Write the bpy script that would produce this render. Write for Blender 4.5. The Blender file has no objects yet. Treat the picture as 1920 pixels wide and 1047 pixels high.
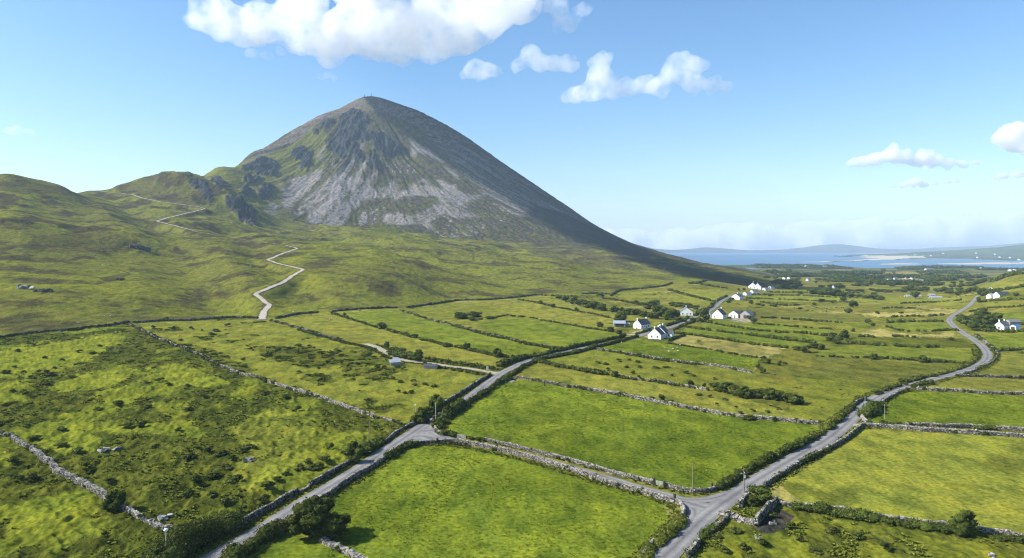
import bpy, math, random
import numpy as np
from mathutils import Vector, Matrix
rng = np.random.default_rng(7)
random.seed(7)
SC = bpy.context.scene
COL = SC.collection
F, V0, H = 1280.0, 464.0, 60.0      # focal length and horizon row of the photograph (px of a 1920 wide frame), camera height

# ------------------------------------------------------------------ objects
def tag(o, label=None, cat=None, group=None, kind=None):
    if label: o['label'] = label
    if cat: o['category'] = cat
    if group: o['group'] = group
    if kind: o['kind'] = kind
    return o

def empty(name, loc, rz=0.0):
    o = bpy.data.objects.new(name, None); COL.objects.link(o)
    o.location = loc; o.rotation_euler = (0, 0, rz)
    o.empty_display_size = 1.0
    return o

class MB:
    """collects numpy vertex / face blocks and links them as ONE mesh object"""
    def __init__(s): s.v = []; s.f = []; s.n = 0; s.t = []; s.mi = []
    def add(s, verts, faces, tint=None, mi=0):
        verts = np.asarray(verts, dtype=np.float64).reshape(-1, 3); faces = np.asarray(faces, dtype=np.int64)
        if len(verts) == 0: return
        s.v.append(verts); s.f.append(faces + s.n); s.n += len(verts)
        s.t.append(np.zeros(len(verts)) + (0.5 if tint is None else tint)); s.mi.append(np.full(len(faces), mi))
    def mesh(s, name, mats, smooth=False):
        me = bpy.data.meshes.new(name)
        V = np.concatenate(s.v)
        loops = np.concatenate([f.ravel() for f in s.f]); tot = np.concatenate([np.full(len(f), f.shape[1]) for f in s.f])
        me.vertices.add(len(V)); me.vertices.foreach_set('co', V.astype(np.float32).ravel())
        me.loops.add(len(loops)); me.loops.foreach_set('vertex_index', loops.astype(np.int32))
        me.polygons.add(len(tot)); st = np.concatenate([[0], np.cumsum(tot)[:-1]])
        me.polygons.foreach_set('loop_start', st.astype(np.int32)); me.polygons.foreach_set('loop_total', tot.astype(np.int32))
        me.polygons.foreach_set('material_index', np.concatenate(s.mi).astype(np.int32))
        me.polygons.foreach_set('use_smooth', np.full(len(tot), bool(smooth)))
        a = me.attributes.new('tint', 'FLOAT', 'POINT'); a.data.foreach_set('value', np.concatenate(s.t).astype(np.float32))
        for m in (mats if isinstance(mats, (list, tuple)) else [mats]): me.materials.append(m)
        me.update(calc_edges=True); me.validate()
        return me
    def build(s, name, mats, parent=None, smooth=False, loc=None):
        o = bpy.data.objects.new(name, s.mesh(name, mats, smooth)); COL.objects.link(o)
        if parent: o.parent = parent
        if loc is not None: o.location = loc
        return o

def copy_tree(o, parent=None):
    c = o.copy(); COL.objects.link(c); c.parent = parent
    for ch in list(o.children): copy_tree(ch, c)
    return c

# ------------------------------------------------------------------ noise
def _hash(ix, iy, seed):
    h = (ix.astype(np.uint32) * np.uint32(374761393) + iy.astype(np.uint32) * np.uint32(668265263) + np.uint32(seed * 974634777 & 0xffffffff))
    h = (h ^ (h >> np.uint32(13))) * np.uint32(1274126177)
    h = h ^ (h >> np.uint32(16))
    return h
def pn(x, y, seed=0):
    x = np.asarray(x, float); y = np.asarray(y, float)
    x0 = np.floor(x); y0 = np.floor(y); fx = x - x0; fy = y - y0
    ix = x0.astype(np.int64) & 0xffffffff; iy = y0.astype(np.int64) & 0xffffffff
    def g(i, j):
        a = _hash((ix + i) & 0xffffffff, (iy + j) & 0xffffffff, seed).astype(np.float64) * (2 * math.pi / 4294967296.0)
        return np.cos(a) * (fx - i) + np.sin(a) * (fy - j)
    sx = fx * fx * fx * (fx * (fx * 6 - 15) + 10); sy = fy * fy * fy * (fy * (fy * 6 - 15) + 10)
    a = g(0, 0); b = g(1, 0); c = g(0, 1); d = g(1, 1)
    return ((a + (b - a) * sx) * (1 - sy) + (c + (d - c) * sx) * sy) * 1.5
def fbm(x, y, seed=0, oct=4, gain=0.5, lac=2.03):
    s = 0; a = 1; t = 0
    for i in range(oct):
        s = s + a * pn(x, y, seed + i * 17); t += a; a *= gain; x = x * lac + 5.3; y = y * lac - 3.1
    return s / t * 1.6
def ridged(x, y, seed=0, oct=4):
    s = 0; a = 1; t = 0
    for i in range(oct):
        s = s + a * (1 - 2 * np.abs(pn(x, y, seed + i * 31))); t += a; a *= 0.5; x = x * 2.07; y = y * 2.07
    return s / t
def sst(a, b, x):
    t = np.clip((x - a) / (b - a), 0, 1); return t * t * (3 - 2 * t)

# ------------------------------------------------------------------ terrain profiles: per bearing, (distance, row) or (distance, 'z', height)
Zt = lambda z: ('z', z)
PROF = {
 -900: [(420, Zt(4)), (700, Zt(34)), (1050, Zt(100)), (1400, Zt(190)), (1800, Zt(215)), (2600, Zt(150)), (3600, Zt(60))],
 0:    [(457, 632), (560, 575), (700, 520), (850, 468), (1050, 420), (1250, 378), (1400, 345), (1500, 326), (1750, Zt(208)), (2300, Zt(150)), (3500, Zt(50))],
 100:  [(480, 622), (600, 562), (800, 497), (1000, 446), (1250, 400), (1450, 362), (1560, 345), (1780, Zt(196)), (2400, Zt(150)), (3500, Zt(50))],
 180:  [(510, 612), (650, 552), (900, 484), (1150, 434), (1400, 400), (1700, 370), (1900, 356), (2120, Zt(208)), (2800, Zt(120)), (3600, Zt(50))],
 250:  [(545, 605), (700, 540), (950, 482), (1200, 438), (1450, 405), (1700, 378), (1850, 356), (1950, 336), (2150, Zt(236)), (2800, Zt(130)), (3600, Zt(50))],
 345:  [(565, 601), (750, 527), (1000, 474), (1250, 437), (1500, 410), (1700, 385), (1850, 350), (1950, 321), (2150, Zt(262)), (2500, Zt(258)), (3200, Zt(130)), (3800, Zt(50))],
 420:  [(575, 598), (800, 513), (1100, 463), (1400, 433), (1600, 412), (1750, 388), (1850, 357), (2000, 352), (2200, 338), (2500, 314), (2700, Zt(325)), (3300, Zt(150)), (4000, Zt(50))],
 480:  [(585, 594), (800, 516), (1100, 469), (1400, 441), (1650, 424), (1750, 415), (1850, 405), (2050, 383), (2300, 345), (2550, 310), (2750, 285), (2900, Zt(425)), (3500, Zt(200)), (4200, Zt(40))],
 560:  [(620, 588), (850, 511), (1150, 469), (1450, 446), (1700, 432), (1900, 424), (2000, 420), (2200, 385), (2450, 335), (2700, 280), (2900, 240), (3050, Zt(540)), (3800, Zt(200)), (4500, Zt(20))],
 620:  [(640, 584), (850, 511), (1150, 472), (1450, 450), (1750, 434), (1900, 426), (2030, 428), (2200, 390), (2450, 333), (2700, 268), (2950, 210), (3100, Zt(610)), (3900, Zt(200)), (4600, Zt(0))],
 693:  [(665, 580), (850, 514), (1150, 475), (1450, 453), (1700, 436), (1850, 425), (1980, 427), (2080, 429), (2250, 395), (2450, 345), (2700, 270), (2850, 222), (2950, 190), (3000, 181), (3080, Zt(703)), (3300, Zt(600)), (4200, Zt(150)), (4900, Zt(-20))],
 760:  [(695, 578), (900, 518), (1200, 480), (1500, 458), (1750, 441), (1900, 435), (2050, 438), (2200, 408), (2450, 355), (2700, 290), (2850, 243), (2990, 200), (3200, Zt(600)), (4000, Zt(150)), (4700, Zt(-20))],
 850:  [(790, 568), (950, 530), (1250, 490), (1550, 467), (1800, 452), (2050, 450), (2200, 420), (2450, 365), (2650, 318), (2800, 280), (3000, 245), (3150, Zt(545)), (4000, Zt(130)), (4700, Zt(-30))],
 960:  [(850, 558), (1050, 524), (1350, 489), (1650, 468), (1900, 459), (2080, 452), (2250, 425), (2420, 393), (2700, 355), (3000, 318), (3200, Zt(365)), (4000, Zt(60)), (4600, Zt(-38))],
 1060: [(900, 551), (1150, 518), (1450, 490), (1750, 472), (2000, 462), (2150, 450), (2350, 430), (2600, 408), (2950, 385), (3150, Zt(210)), (3900, Zt(20)), (4300, Zt(-38))],
 1120: [(950, 547), (1300, 510), (1650, 484), (1950, 469), (2200, 456), (2450, 444), (2900, 425), (3100, Zt(125)), (3700, Zt(0)), (4100, Zt(-38))],
 1200: [(1000, 541), (1350, 512), (1700, 492), (2000, 481), (2300, 473), (2850, 462), (3050, Zt(48)), (3500, Zt(-20)), (3800, Zt(-38))],
 1300: [(1050, 534), (1400, 516), (1700, 506), (2000, 498), (2400, 492), (2750, 487), (2950, Zt(0)), (3300, Zt(-36)), (3600, Zt(-38))],
 1400: [(600, Zt(-1)), (1000, Zt(-5)), (1400, Zt(-8)), (1700, Zt(-10)), (2100, Zt(-14)), (2400, Zt(-20)), (2650, Zt(-30)), (3300, Zt(-37.5))],
 1480: [(600, Zt(-3)), (1000, Zt(-9)), (1700, Zt(-19)), (2500, Zt(-30)), (3300, Zt(-37.5))],
 1740: [(600, Zt(-2)), (1000, Zt(-8)), (1700, Zt(-19)), (2500, Zt(-30)), (3300, Zt(-37.5))],
 1840: [(400, Zt(0)), (600, Zt(2)), (820, Zt(3.5)), (950, Zt(2)), (1200, Zt(-6)), (1700, Zt(-18)), (2500, Zt(-30)), (3300, Zt(-37.5))],
 1920: [(400, Zt(0)), (500, Zt(3)), (650, Zt(12)), (850, Zt(20)), (1000, Zt(23)), (1150, Zt(17)), (1500, Zt(-4)), (2300, Zt(-27)), (3300, Zt(-37.5))],
 2500: [(400, Zt(2)), (700, Zt(26)), (1000, Zt(46)), (1500, Zt(30)), (2500, Zt(-10)), (3300, Zt(-37))],
}
def pchip(x, y, xq):
    x = np.asarray(x, float); y = np.asarray(y, float)
    h = np.diff(x); dl = np.diff(y, axis=0) / h.reshape((-1,) + (1,) * (y.ndim - 1))
    m = np.zeros_like(y)
    a = dl[:-1]; b = dl[1:]; ok = (a * b) > 0
    m[1:-1] = np.where(ok, 2 * a * b / np.where(ok, a + b, 1), 0)
    m[0] = dl[0]; m[-1] = dl[-1]
    i = np.clip(np.searchsorted(x, xq) - 1, 0, len(x) - 2)
    t = (xq - x[i]) / h[i]; sh = (-1,) + (1,) * (y.ndim - 1)
    t = t.reshape(sh); hh = h[i].reshape(sh)
    return ((1 + 2 * t) * (1 - t) ** 2) * y[i] + t * (1 - t) ** 2 * hh * m[i] + t * t * (3 - 2 * t) * y[i + 1] + t * t * (t - 1) * hh * m[i + 1]

# rows (distance) and columns (bearing) of the ground sheet
rows = [70.0]
while rows[-1] < 12500:
    d = rows[-1]
    if d < 3300: s = min(max(1.6 * d * d / 76800, 0.33), 4.0)
    else: s = d * d / 250000.0
    if 1950 < d < 3050: s = 3.2
    if d < 125: s = 1.5
    rows.append(d + s)
D = np.array(rows)
U = np.concatenate([np.linspace(-900, -20, 110, endpoint=False), np.arange(-20, 1942, 2.0), np.linspace(1944, 2900, 110)])
us = sorted(PROF)
prof = []
for u in us:
    pts = PROF[u]
    d0 = pts[0][0]
    xs = []; zs = []
    for d, v in pts:
        xs.append(d); zs.append(v[1] if isinstance(v, tuple) else H - (v - V0) * d / F)
    xs = [60, d0 * 0.62] + xs + [13000]; zs = [0.0, 0.0] + zs + [-38.0 if u > 500 else 20.0]
    prof.append(pchip(xs, zs, D))
prof = np.array(prof)                     # columns x D
Zb = pchip(np.array(us, float), prof, np.clip(U, us[0], us[-1])).T.copy()   # D x U
DD, UU = np.meshgrid(D, U, indexing='ij')
XX = (UU - 960) / F * DD

def vrow(Z, d): return V0 + F * (H - Z) / d
class Field:
    def __init__(s, Z): s.Z = Z; s.V = V0 + F * (H - Z) / DD
    def pick(s, u, v, far=False):
        """the world point of the ground seen at photograph pixel (u, v)"""
        j = np.interp(u, U, np.arange(len(U))); j0 = int(min(j, len(U) - 2)); t = j - j0
        V = s.V[:, j0] * (1 - t) + s.V[:, j0 + 1] * t
        k = np.nonzero(V[1:] <= v)[0]
        if len(k) == 0: d = 3400.0
        else:
            i = k[0]; a, b = V[i], V[i + 1]; w = 0 if a <= v else (a - v) / (a - b)
            d = D[i] * (1 - w) + D[i + 1] * w
        x = (u - 960) / F * d
        return np.array([x, d, float(s.sample(x, d))])
    def sample(s, x, y):
        x = np.asarray(x, float); y = np.asarray(y, float)
        u = 960 + F * x / y
        j = np.interp(u, U, np.arange(len(U))); i = np.interp(y, D, np.arange(len(D)))
        j0 = np.minimum(j.astype(int), len(U) - 2); i0 = np.minimum(i.astype(int), len(D) - 2); tj = j - j0; ti = i - i0
        Z = s.Z
        return (Z[i0, j0] * (1 - tj) + Z[i0, j0 + 1] * tj) * (1 - ti) + (Z[i0 + 1, j0] * (1 - tj) + Z[i0 + 1, j0 + 1] * tj) * ti
G = Field(Zb)

def inpoly(px, py, poly):
    poly = np.asarray(poly, float); r = np.zeros(px.shape, bool); n = len(poly)
    x0, y0 = poly.min(0); x1, y1 = poly.max(0)
    m = (px >= x0) & (px <= x1) & (py >= y0) & (py <= y1)
    if not m.any(): return r
    qx = px[m]; qy = py[m]; q = np.zeros(qx.shape, bool); j = n - 1
    for i in range(n):
        xi, yi = poly[i]; xj, yj = poly[j]
        if yi != yj: q ^= ((yi > qy) != (yj > qy)) & (qx < (xj - xi) * (qy - yi) / (yj - yi) + xi)
        j = i
    r[m] = q
    return r

def catmull(P, step):
    P = np.asarray(P, float)
    if len(P) == 2: out = P
    else:
        Q = np.vstack([2 * P[0] - P[1], P, 2 * P[-1] - P[-2]]); out = []
        for i in range(1, len(Q) - 2):
            a, b, c, d = Q[i - 1:i + 3]
            n = max(2, int(np.linalg.norm(c - b) / step))
            for t in np.arange(n) / n:
                out.append(0.5 * ((2 * b) + (-a + c) * t + (2 * a - 5 * b + 4 * c - d) * t * t + (-a + 3 * b - 3 * c + d) * t ** 3))
        out.append(P[-1]); out = np.array(out)
    # even spacing
    L = np.concatenate([[0], np.cumsum(np.linalg.norm(np.diff(out, axis=0), axis=1))])
    n = max(2, int(round(L[-1] / step)) + 1); s = np.linspace(0, L[-1], n)
    return np.stack([np.interp(s, L, out[:, k]) for k in range(out.shape[1])], 1)

def line(px, step, fld=None):
    fld = fld or G
    P = np.array([fld.pick(u, v)[:2] for u, v in px])
    return catmull(P, step)

def segdist(PX, PY, pl, R):
    """distance of every ground vertex to a polyline, R where farther"""
    out = np.full(PX.shape, float(R))
    for a, b in zip(pl[:-1], pl[1:]):
        y0 = min(a[1], b[1]) - R; y1 = max(a[1], b[1]) + R
        i0, i1 = np.searchsorted(D, [y0, y1]);
        if i1 <= i0: continue
        ua = 960 + F * (min(a[0], b[0]) - R) / np.array([max(y0, 60), max(y1, 60)]); ub = 960 + F * (max(a[0], b[0]) + R) / np.array([max(y0, 60), max(y1, 60)])
        j0 = np.searchsorted(U, ua.min()); j1 = np.searchsorted(U, ub.max())
        if j1 <= j0: continue
        x = PX[i0:i1, j0:j1]; y = PY[i0:i1, j0:j1]
        dx, dy = b[0] - a[0], b[1] - a[1]; L2 = dx * dx + dy * dy + 1e-9
        t = np.clip(((x - a[0]) * dx + (y - a[1]) * dy) / L2, 0, 1)
        dd = np.hypot(x - a[0] - t * dx, y - a[1] - t * dy)
        out[i0:i1, j0:j1] = np.minimum(out[i0:i1, j0:j1], dd)
    return out
# ------------------------------------------------------------------ lines of the place, picked on the photograph and dropped onto the ground
R1 = [(330, 1085), (375, 1061), (440, 1024), (500, 989), (562, 948), (600, 925), (640, 901), (680, 876), (735, 838), (765, 818), (799, 796), (831, 779), (852, 766), (894, 735), (936, 703), (957, 692), (984, 679), (1018, 669), (1057, 660), (1089, 654), (1123, 647), (1163, 640), (1194, 632), (1215, 625), (1261, 613), (1284, 603), (1305, 594), (1326, 586), (1345, 573), (1351, 567), (1360, 561), (1379, 553), (1395, 550), (1420, 546), (1452, 543)]
R2 = [(792, 812), (818, 824), (855, 828), (900, 835), (950, 845), (1000, 857), (1067, 876), (1140, 897), (1180, 909), (1211, 918), (1243, 927), (1275, 936), (1300, 945), (1330, 957)]
R3 = [(1180, 1110), (1243, 1047), (1285, 1006), (1317, 974), (1344, 953), (1390, 921), (1422, 900), (1464, 875), (1506, 850), (1548, 826), (1583, 799), (1604, 778), (1625, 759), (1646, 745), (1678, 731), (1709, 722), (1751, 711), (1783, 703), (1814, 694), (1835, 685), (1850, 674), (1851, 662), (1841, 649), (1825, 637), (1804, 624), (1787, 611), (1780, 601), (1787, 592), (1801, 584), (1818, 573), (1827, 563), (1834, 555)]
TR = [(936, 703), (917, 698), (875, 691), (833, 686), (802, 681), (770, 678), (745, 671), (724, 661), (707, 652), (686, 645)]
PATH = [(489, 600), (495, 584), (505, 571), (492, 561), (478, 551), (502, 541), (528, 531), (548, 517), (569, 506), (552, 501), (522, 494), (502, 487), (522, 479), (558, 467), (535, 461), (485, 454), (435, 446), (368, 434), (324, 422), (294, 414), (321, 407), (354, 399), (385, 391), (368, 387), (341, 384), (301, 379), (267, 372), (247, 365), (217, 362), (187, 359)]
pl_r1 = line(R1, 2.0); pl_r2 = line(R2, 1.5); pl_r3 = line(R3, 2.0); pl_tr = line(TR, 2.0)
pl_path = np.array([G.pick(u, v)[:2] for u, v in PATH])
J1a = catmull(np.array([G.pick(*p)[:2] for p in [(822, 781), (812, 805), (835, 822), (868, 829)]]), 1.5)
J1b = catmull(np.array([G.pick(*p)[:2] for p in [(738, 838), (775, 829), (815, 828), (850, 828)]]), 1.5)
J1c = catmull(np.array([G.pick(*p)[:2] for p in [(768, 822), (790, 818), (812, 824)]]), 1.5)
J2a = catmull(np.array([G.pick(*p)[:2] for p in [(1243, 927), (1283, 938), (1330, 937), (1372, 925)]]), 1.5)
J2b = catmull(np.array([G.pick(*p)[:2] for p in [(1240, 926), (1280, 941), (1303, 958), (1298, 985)]]), 1.5)
J2c = catmull(np.array([G.pick(*p)[:2] for p in [(1285, 941), (1310, 950), (1335, 955)]]), 1.5)
J3 = catmull(np.array([G.pick(*p)[:2] for p in [(1588, 797), (1603, 797), (1622, 798)]]), 1.5)
J4 = catmull(np.array([G.pick(*p)[:2] for p in [(914, 697), (932, 700), (946, 697), (962, 690)]]), 1.5)
J5 = catmull(np.array([G.pick(*p)[:2] for p in [(1178, 627), (1196, 629), (1214, 626), (1222, 630)]]), 1.5)
J6 = catmull(np.array([G.pick(*p)[:2] for p in [(1328, 591), (1345, 598), (1372, 599), (1398, 604)]]), 2)
roads_pl = [pl_r1, pl_r2, pl_r3, pl_tr, J1a, J1b, J1c, J2a, J2b, J2c, J3, J4, J5, J6]

d_road = np.full(XX.shape, 14.0)
for pl in roads_pl: d_road = np.minimum(d_road, segdist(XX, DD, pl, 14.0))
d_path = segdist(XX, DD, pl_path, 22.0)

# moor boundary: the long wall, as a distance per bearing
MW = [(-40, 640), (0, 634), (60, 626), (130, 620), (240, 606), (300, 604), (430, 597), (480, 598), (520, 598), (597, 587), (655, 583), (707, 579), (764, 578), (812, 571), (865, 564), (917, 563), (971, 558), (1024, 555), (1091, 551), (1144, 553), (1215, 540), (1261, 531), (1326, 526), (1400, 524)]
mw = np.array([[u, G.pick(u, v)[1]] for u, v in MW])
d_wall = np.interp(U, mw[:, 0], mw[:, 1], left=mw[0, 1])
moor = sst(-6, 60, DD - d_wall[None, :]) * (1 - sst(1400, 1480, UU))
moor_hard = (DD > d_wall[None, :]) & (UU < 1440)

# summit and mountain
SX, SY = (693 - 960) / F * 3000, 3000.0
rx, ry = XX - SX, DD - SY
rr = np.hypot(rx, ry); th = np.arctan2(rx, -ry)
mtn = sst(1985, 2110, DD + 25 * fbm(XX / 90, DD / 90, 5, 2)) * sst(395, 470, UU) * (1 - sst(1150, 1300, UU))
spur = sst(1680, 1850, DD) * sst(240, 330, UU) * (1 - sst(470, 520, UU)) * (1 - sst(2100, 2200, DD))

V0g = V0 + F * (H - Zb) / DD
def soft_poly(polys, warp=6.0, wl=22.0, seed=40):
    """1 inside the pixel outlines (their edges roughened by ground noise)"""
    nu = warp * fbm(XX / wl, DD / wl, seed, 3); nv = 0.6 * warp * fbm(XX / wl, DD / wl, seed + 9, 3)
    m = np.zeros(XX.shape, bool)
    for p in polys: m |= inpoly(UU + nu, V0g + nv, p)
    return m
def blur(a, n=1):
    for _ in range(n):
        a = (a + np.roll(a, 1, 0) + np.roll(a, -1, 0)) / 3; a = (a + np.roll(a, 1, 1) + np.roll(a, -1, 1)) / 3
    return a
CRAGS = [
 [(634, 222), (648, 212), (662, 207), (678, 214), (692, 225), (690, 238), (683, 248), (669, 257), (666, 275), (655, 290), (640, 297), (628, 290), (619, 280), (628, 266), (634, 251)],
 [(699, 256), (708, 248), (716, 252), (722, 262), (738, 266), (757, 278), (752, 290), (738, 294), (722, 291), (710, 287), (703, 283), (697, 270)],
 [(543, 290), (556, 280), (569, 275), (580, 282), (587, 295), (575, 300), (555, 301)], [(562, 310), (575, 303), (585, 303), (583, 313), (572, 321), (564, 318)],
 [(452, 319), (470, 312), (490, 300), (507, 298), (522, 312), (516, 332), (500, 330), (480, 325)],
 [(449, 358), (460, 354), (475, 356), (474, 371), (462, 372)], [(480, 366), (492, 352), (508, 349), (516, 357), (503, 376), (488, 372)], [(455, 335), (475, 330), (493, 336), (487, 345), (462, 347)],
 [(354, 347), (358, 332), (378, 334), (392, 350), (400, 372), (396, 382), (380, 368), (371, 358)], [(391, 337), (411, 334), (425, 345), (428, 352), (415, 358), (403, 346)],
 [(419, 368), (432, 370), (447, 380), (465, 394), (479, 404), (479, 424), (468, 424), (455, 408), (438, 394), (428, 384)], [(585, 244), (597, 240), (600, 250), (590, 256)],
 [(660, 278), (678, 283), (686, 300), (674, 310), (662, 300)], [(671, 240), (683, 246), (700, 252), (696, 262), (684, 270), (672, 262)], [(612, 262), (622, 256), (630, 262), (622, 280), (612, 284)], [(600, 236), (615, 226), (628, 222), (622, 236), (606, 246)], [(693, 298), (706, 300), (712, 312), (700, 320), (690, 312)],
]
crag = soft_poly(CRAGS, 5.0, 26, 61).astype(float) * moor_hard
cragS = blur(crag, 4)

# ------------------------------------------------------------------ relief
rel = np.zeros(XX.shape)
far = sst(60, 700, DD - d_wall[None, :])
# hill folds, hummocks and peat steps of the moor
wx = XX + 40 * pn(XX / 160, DD / 160, 3); wy = DD + 40 * pn(XX / 160, DD / 160, 4)
rel += moor * (1 - mtn) * (far * 11 * fbm((wx * .8 + wy * .5) / 240, (wy * .8 - wx * .5) / 330, 11, 3) + far * 5.0 * (ridged((wx + wy * .3) / 120, (wy - wx * .4) / 210, 21, 3) - .45) + (0.5 + 1.0 * far) * fbm(wx / 30, wy / 42, 31, 3) + 0.35 * ridged(XX / 9, DD / 13, 35, 2))
rdg = [G.pick(*p)[:2] for p in [(130, 372), (180, 390), (235, 425), (266, 455)]]; gul = [[G.pick(*p)[:2] for p in q] for q in ([(182, 360), (230, 385), (285, 428), (330, 470), (385, 530), (420, 572)], [(430, 430), (470, 460), (520, 510), (560, 560)], [(620, 440), (740, 470), (860, 500), (960, 530)])]
e_ = segdist(XX, DD, rdg, 110); rel += 15 * (1 - sst(0, 100, e_)) * moor
for q, a_, w_ in zip(gul, (12, 7, 8), (70, 50, 80)): e_ = segdist(XX, DD, q, w_); rel -= a_ * (1 - sst(0, w_, e_)) * moor * (1 - mtn)
rel += far * moor * (1 - mtn) * (1 - spur) * (-5.0) * sst(0.55, 0.9, ridged((wx * .9 - wy * .25) / 300, wy / 900, 41, 2))
# rough pasture inside the walls
def W(pts): return np.array([G.pick(u, v)[:2] for u, v in pts])
leftrough = (inpoly(UU, V0g, [(-60, 640), (240, 606), (370, 665), (513, 720), (684, 777), (751, 797), (724, 829), (605, 901), (418, 1003), (300, 1100), (-60, 1100)])).astype(float)
leftrough = np.maximum(leftrough, ((UU < 300) & (V0g > 1000)) | ((UU < 0) & (DD < d_wall[None, :])))
midrough = inpoly(UU, V0g, [(240, 606), (480, 600), (560, 612), (705, 657), (790, 690), (920, 706), (829, 762), (751, 797), (684, 777), (513, 720), (370, 665)]).astype(float)
rrough = inpoly(UU, V0g, [(1285, 1060), (1320, 1010), (1370, 965), (1403, 935), (1460, 945), (1560, 955), (1700, 975), (1940, 1005), (1940, 1100), (1250, 1100)]).astype(float)
rel += blur(leftrough, 3) * (0.9 * fbm(XX / 22, DD / 22, 51, 3) + 0.75 * ridged((XX + .3 * DD) / 5.5, DD / 6.5, 52, 2) + 0.25 * pn(XX / 1.7, DD / 1.9, 54))
rel += blur(midrough, 3) * (0.5 * fbm(XX / 18, DD / 18, 55, 3) + 0.2 * pn(XX / 3, DD / 4, 56))
rel += blur(rrough, 3) * (0.35 * fbm(XX / 9, DD / 9, 57, 3) + 0.3 * pn(XX / 2, DD / 2.4, 58))
base_f = (DD < 1100) * (1 - sst(700, 1100, DD)) * (1 - moor)
rel += base_f * (0.11 * pn(XX / 2.2, DD / 3.0, 59) + 0.05 * pn(XX / 1.0, DD / 1.3, 60) * (DD < 330) + 0.22 * pn(XX / 14, DD / 14, 62))
rel += (1 - moor) * sst(900, 1600, DD) * (1 - sst(2700, 3300, DD)) * 4.5 * fbm(XX / 330, DD / 330, 63, 3)
# mountain: ribs and gullies running down from the summit, crags
ribs = ridged(th * 9.0 + 0.6 * pn(rr / 220, th * 3, 71), rr / 900, 72, 4) - .45
fine = ridged(th * 34.0 + 0.9 * pn(rr / 110, th * 9, 73), rr / 240, 74, 3) - .45
ramp = sst(30, 420, rr) * (1 - sst(900, 1350, rr) * .7)
rightside = sst(800, 930, UU)
lowf = sst(430, 620, rr)
rel += mtn * ramp * (17 * ribs * (1 - .55 * rightside) * (1 - .78 * lowf) + 5.0 * fine * (1 - .3 * lowf)) + mtn * 1.6 * fbm(XX / 14, DD / 14, 75, 3)
rel += spur * 7 * (ridged(XX / 70, DD / 80, 76, 4) - .4)
crk = ridged(th * 55 + 1.4 * pn(XX / 40, DD / 40, 77), rr / 120, 78, 3) - .5
rel += cragS * (1 - .6 * sst(450, 410, UU)) * (24 * crk + 20 * (ridged(XX / 38, DD / 60, 79, 3) - .5) + 10)
rel *= 1 - .65 * sst(1150, 1450, DD) * sst(240, 150, UU)
rel *= sst(3.5, 11.0, d_road) * (0.12 + 0.88 * sst(4, 20, d_path))
rel *= 1 - .8 * sst(3, 0, rr / 40)
Z = Zb + rel

# the low country beyond the valley, the bay and its banks (rows of the photograph on the flat shore plain)
XF, DF = XX, DD
fz = sst(3150, 3450, DD) * sst(1000, 1150, UU)
SEA = -40.0
vf = V0 + F * (98.0) / DD
wu = UU + 14 * pn(XX / 260, DD / 500, 81) + 6 * pn(XX / 90, DD / 160, 82); wv = vf + 0.8 * pn(XX / 200, DD / 400, 83)
LAND = [
 [(1000, 560), (1000, 503), (1300, 499), (1360, 497.5), (1420, 496.5), (1520, 497), (1580, 499), (1622, 503), (1622, 507), (1500, 510), (1545, 509), (1620, 507.5), (1700, 508.5), (1740, 506), (1790, 501), (1840, 500), (1880, 504), (1920, 506.5), (2700, 508), (2700, 560)],
 [(1556, 481), (1600, 479.5), (1640, 478), (1700, 476.5), (1800, 475.5), (1900, 474.5), (2900, 474), (2900, 492), (1900, 488.5), (1830, 486.5), (1800, 485), (1740, 486), (1700, 486), (1650, 487), (1620, 489.5), (1560, 491), (1500, 491.5), (1500, 490.3), (1560, 489.5), (1620, 487), (1640, 485), (1622, 482.8), (1590, 481.6)],
 [(1650, 494.5), (1700, 493), (1730, 495), (1690, 496), (1655, 496)], [(1760, 494), (1830, 492), (1925, 491.5), (2100, 491), (2100, 494.5), (1925, 494.6), (1850, 495.2), (1790, 495.6)],
]
land = np.zeros(XX.shape, bool)
for p in LAND: land |= inpoly(wu, wv, p)
sand = inpoly(wu, wv, [(1540, 483), (1700, 477.5), (1740, 483), (1640, 488), (1500, 492), (1500, 489)]) | inpoly(wu, wv, LAND[2]) | inpoly(wu, wv, LAND[3])
seam = fz * (~land)
Zfar = np.where(land, -38.4 + 1.4 * np.abs(fbm(XX / 300, DD / 300, 84, 3)) , -46.0)
Zfar = np.where(land & sand, -39.3, Zfar)
hill = 185 * np.exp(-((XX - 7000) / 1700) ** 2 - ((DD - 7900) / 1000) ** 2)
Zfar = Zfar + np.where(land, hill + 0.12 * hill * fbm(XX / 500, DD / 500, 85, 3), 0)
Z = Z * (1 - fz) + Zfar * fz
Z = np.where((UU >= 1000) | (DD < 3900), Z, Z)
G = Field(Z)
V = G.V

# ------------------------------------------------------------------ what covers the ground (base colours; the crag and shadow-skirt darks hold painted shade)
def col(*c): return np.array(c, float)
LUSH = col(.100, .138, .014); LUSH2 = col(.116, .150, .018); YG = col(.178, .180, .030); YG2 = col(.198, .214, .031); BRIGHT = col(.160, .182, .020)
BRACK = col(.055, .070, .011); BRACK2 = col(.084, .095, .015); PAST = col(.150, .165, .023); OLIVE = col(.115, .122, .025); TAN = col(.350, .300, .110)
MOOR = col(.120, .124, .024); MOORB = col(.060, .053, .024); MOORG = col(.152, .166, .017); HEATH = col(.075, .062, .040); HEATHD_SHADE = col(.024, .026, .020)  # the darkest heath tone also paints the cloud shadow on the lower slope
SCREE = col(.215, .198, .196); SCREED = col(.190, .170, .172); CRAG = col(.036, .041, .047); SAND = col(.52, .46, .36); FAR1 = col(.048, .064, .034); FARB = col(.20, .155, .115); VERGE = col(.155, .165, .030); DIRT = col(.24, .205, .15)  # the crag tone is darkened to hold shade in its colour
C = np.empty(XX.shape + (3,)); ruff = np.full(XX.shape, .35); tuft = np.zeros(XX.shape)
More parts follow.
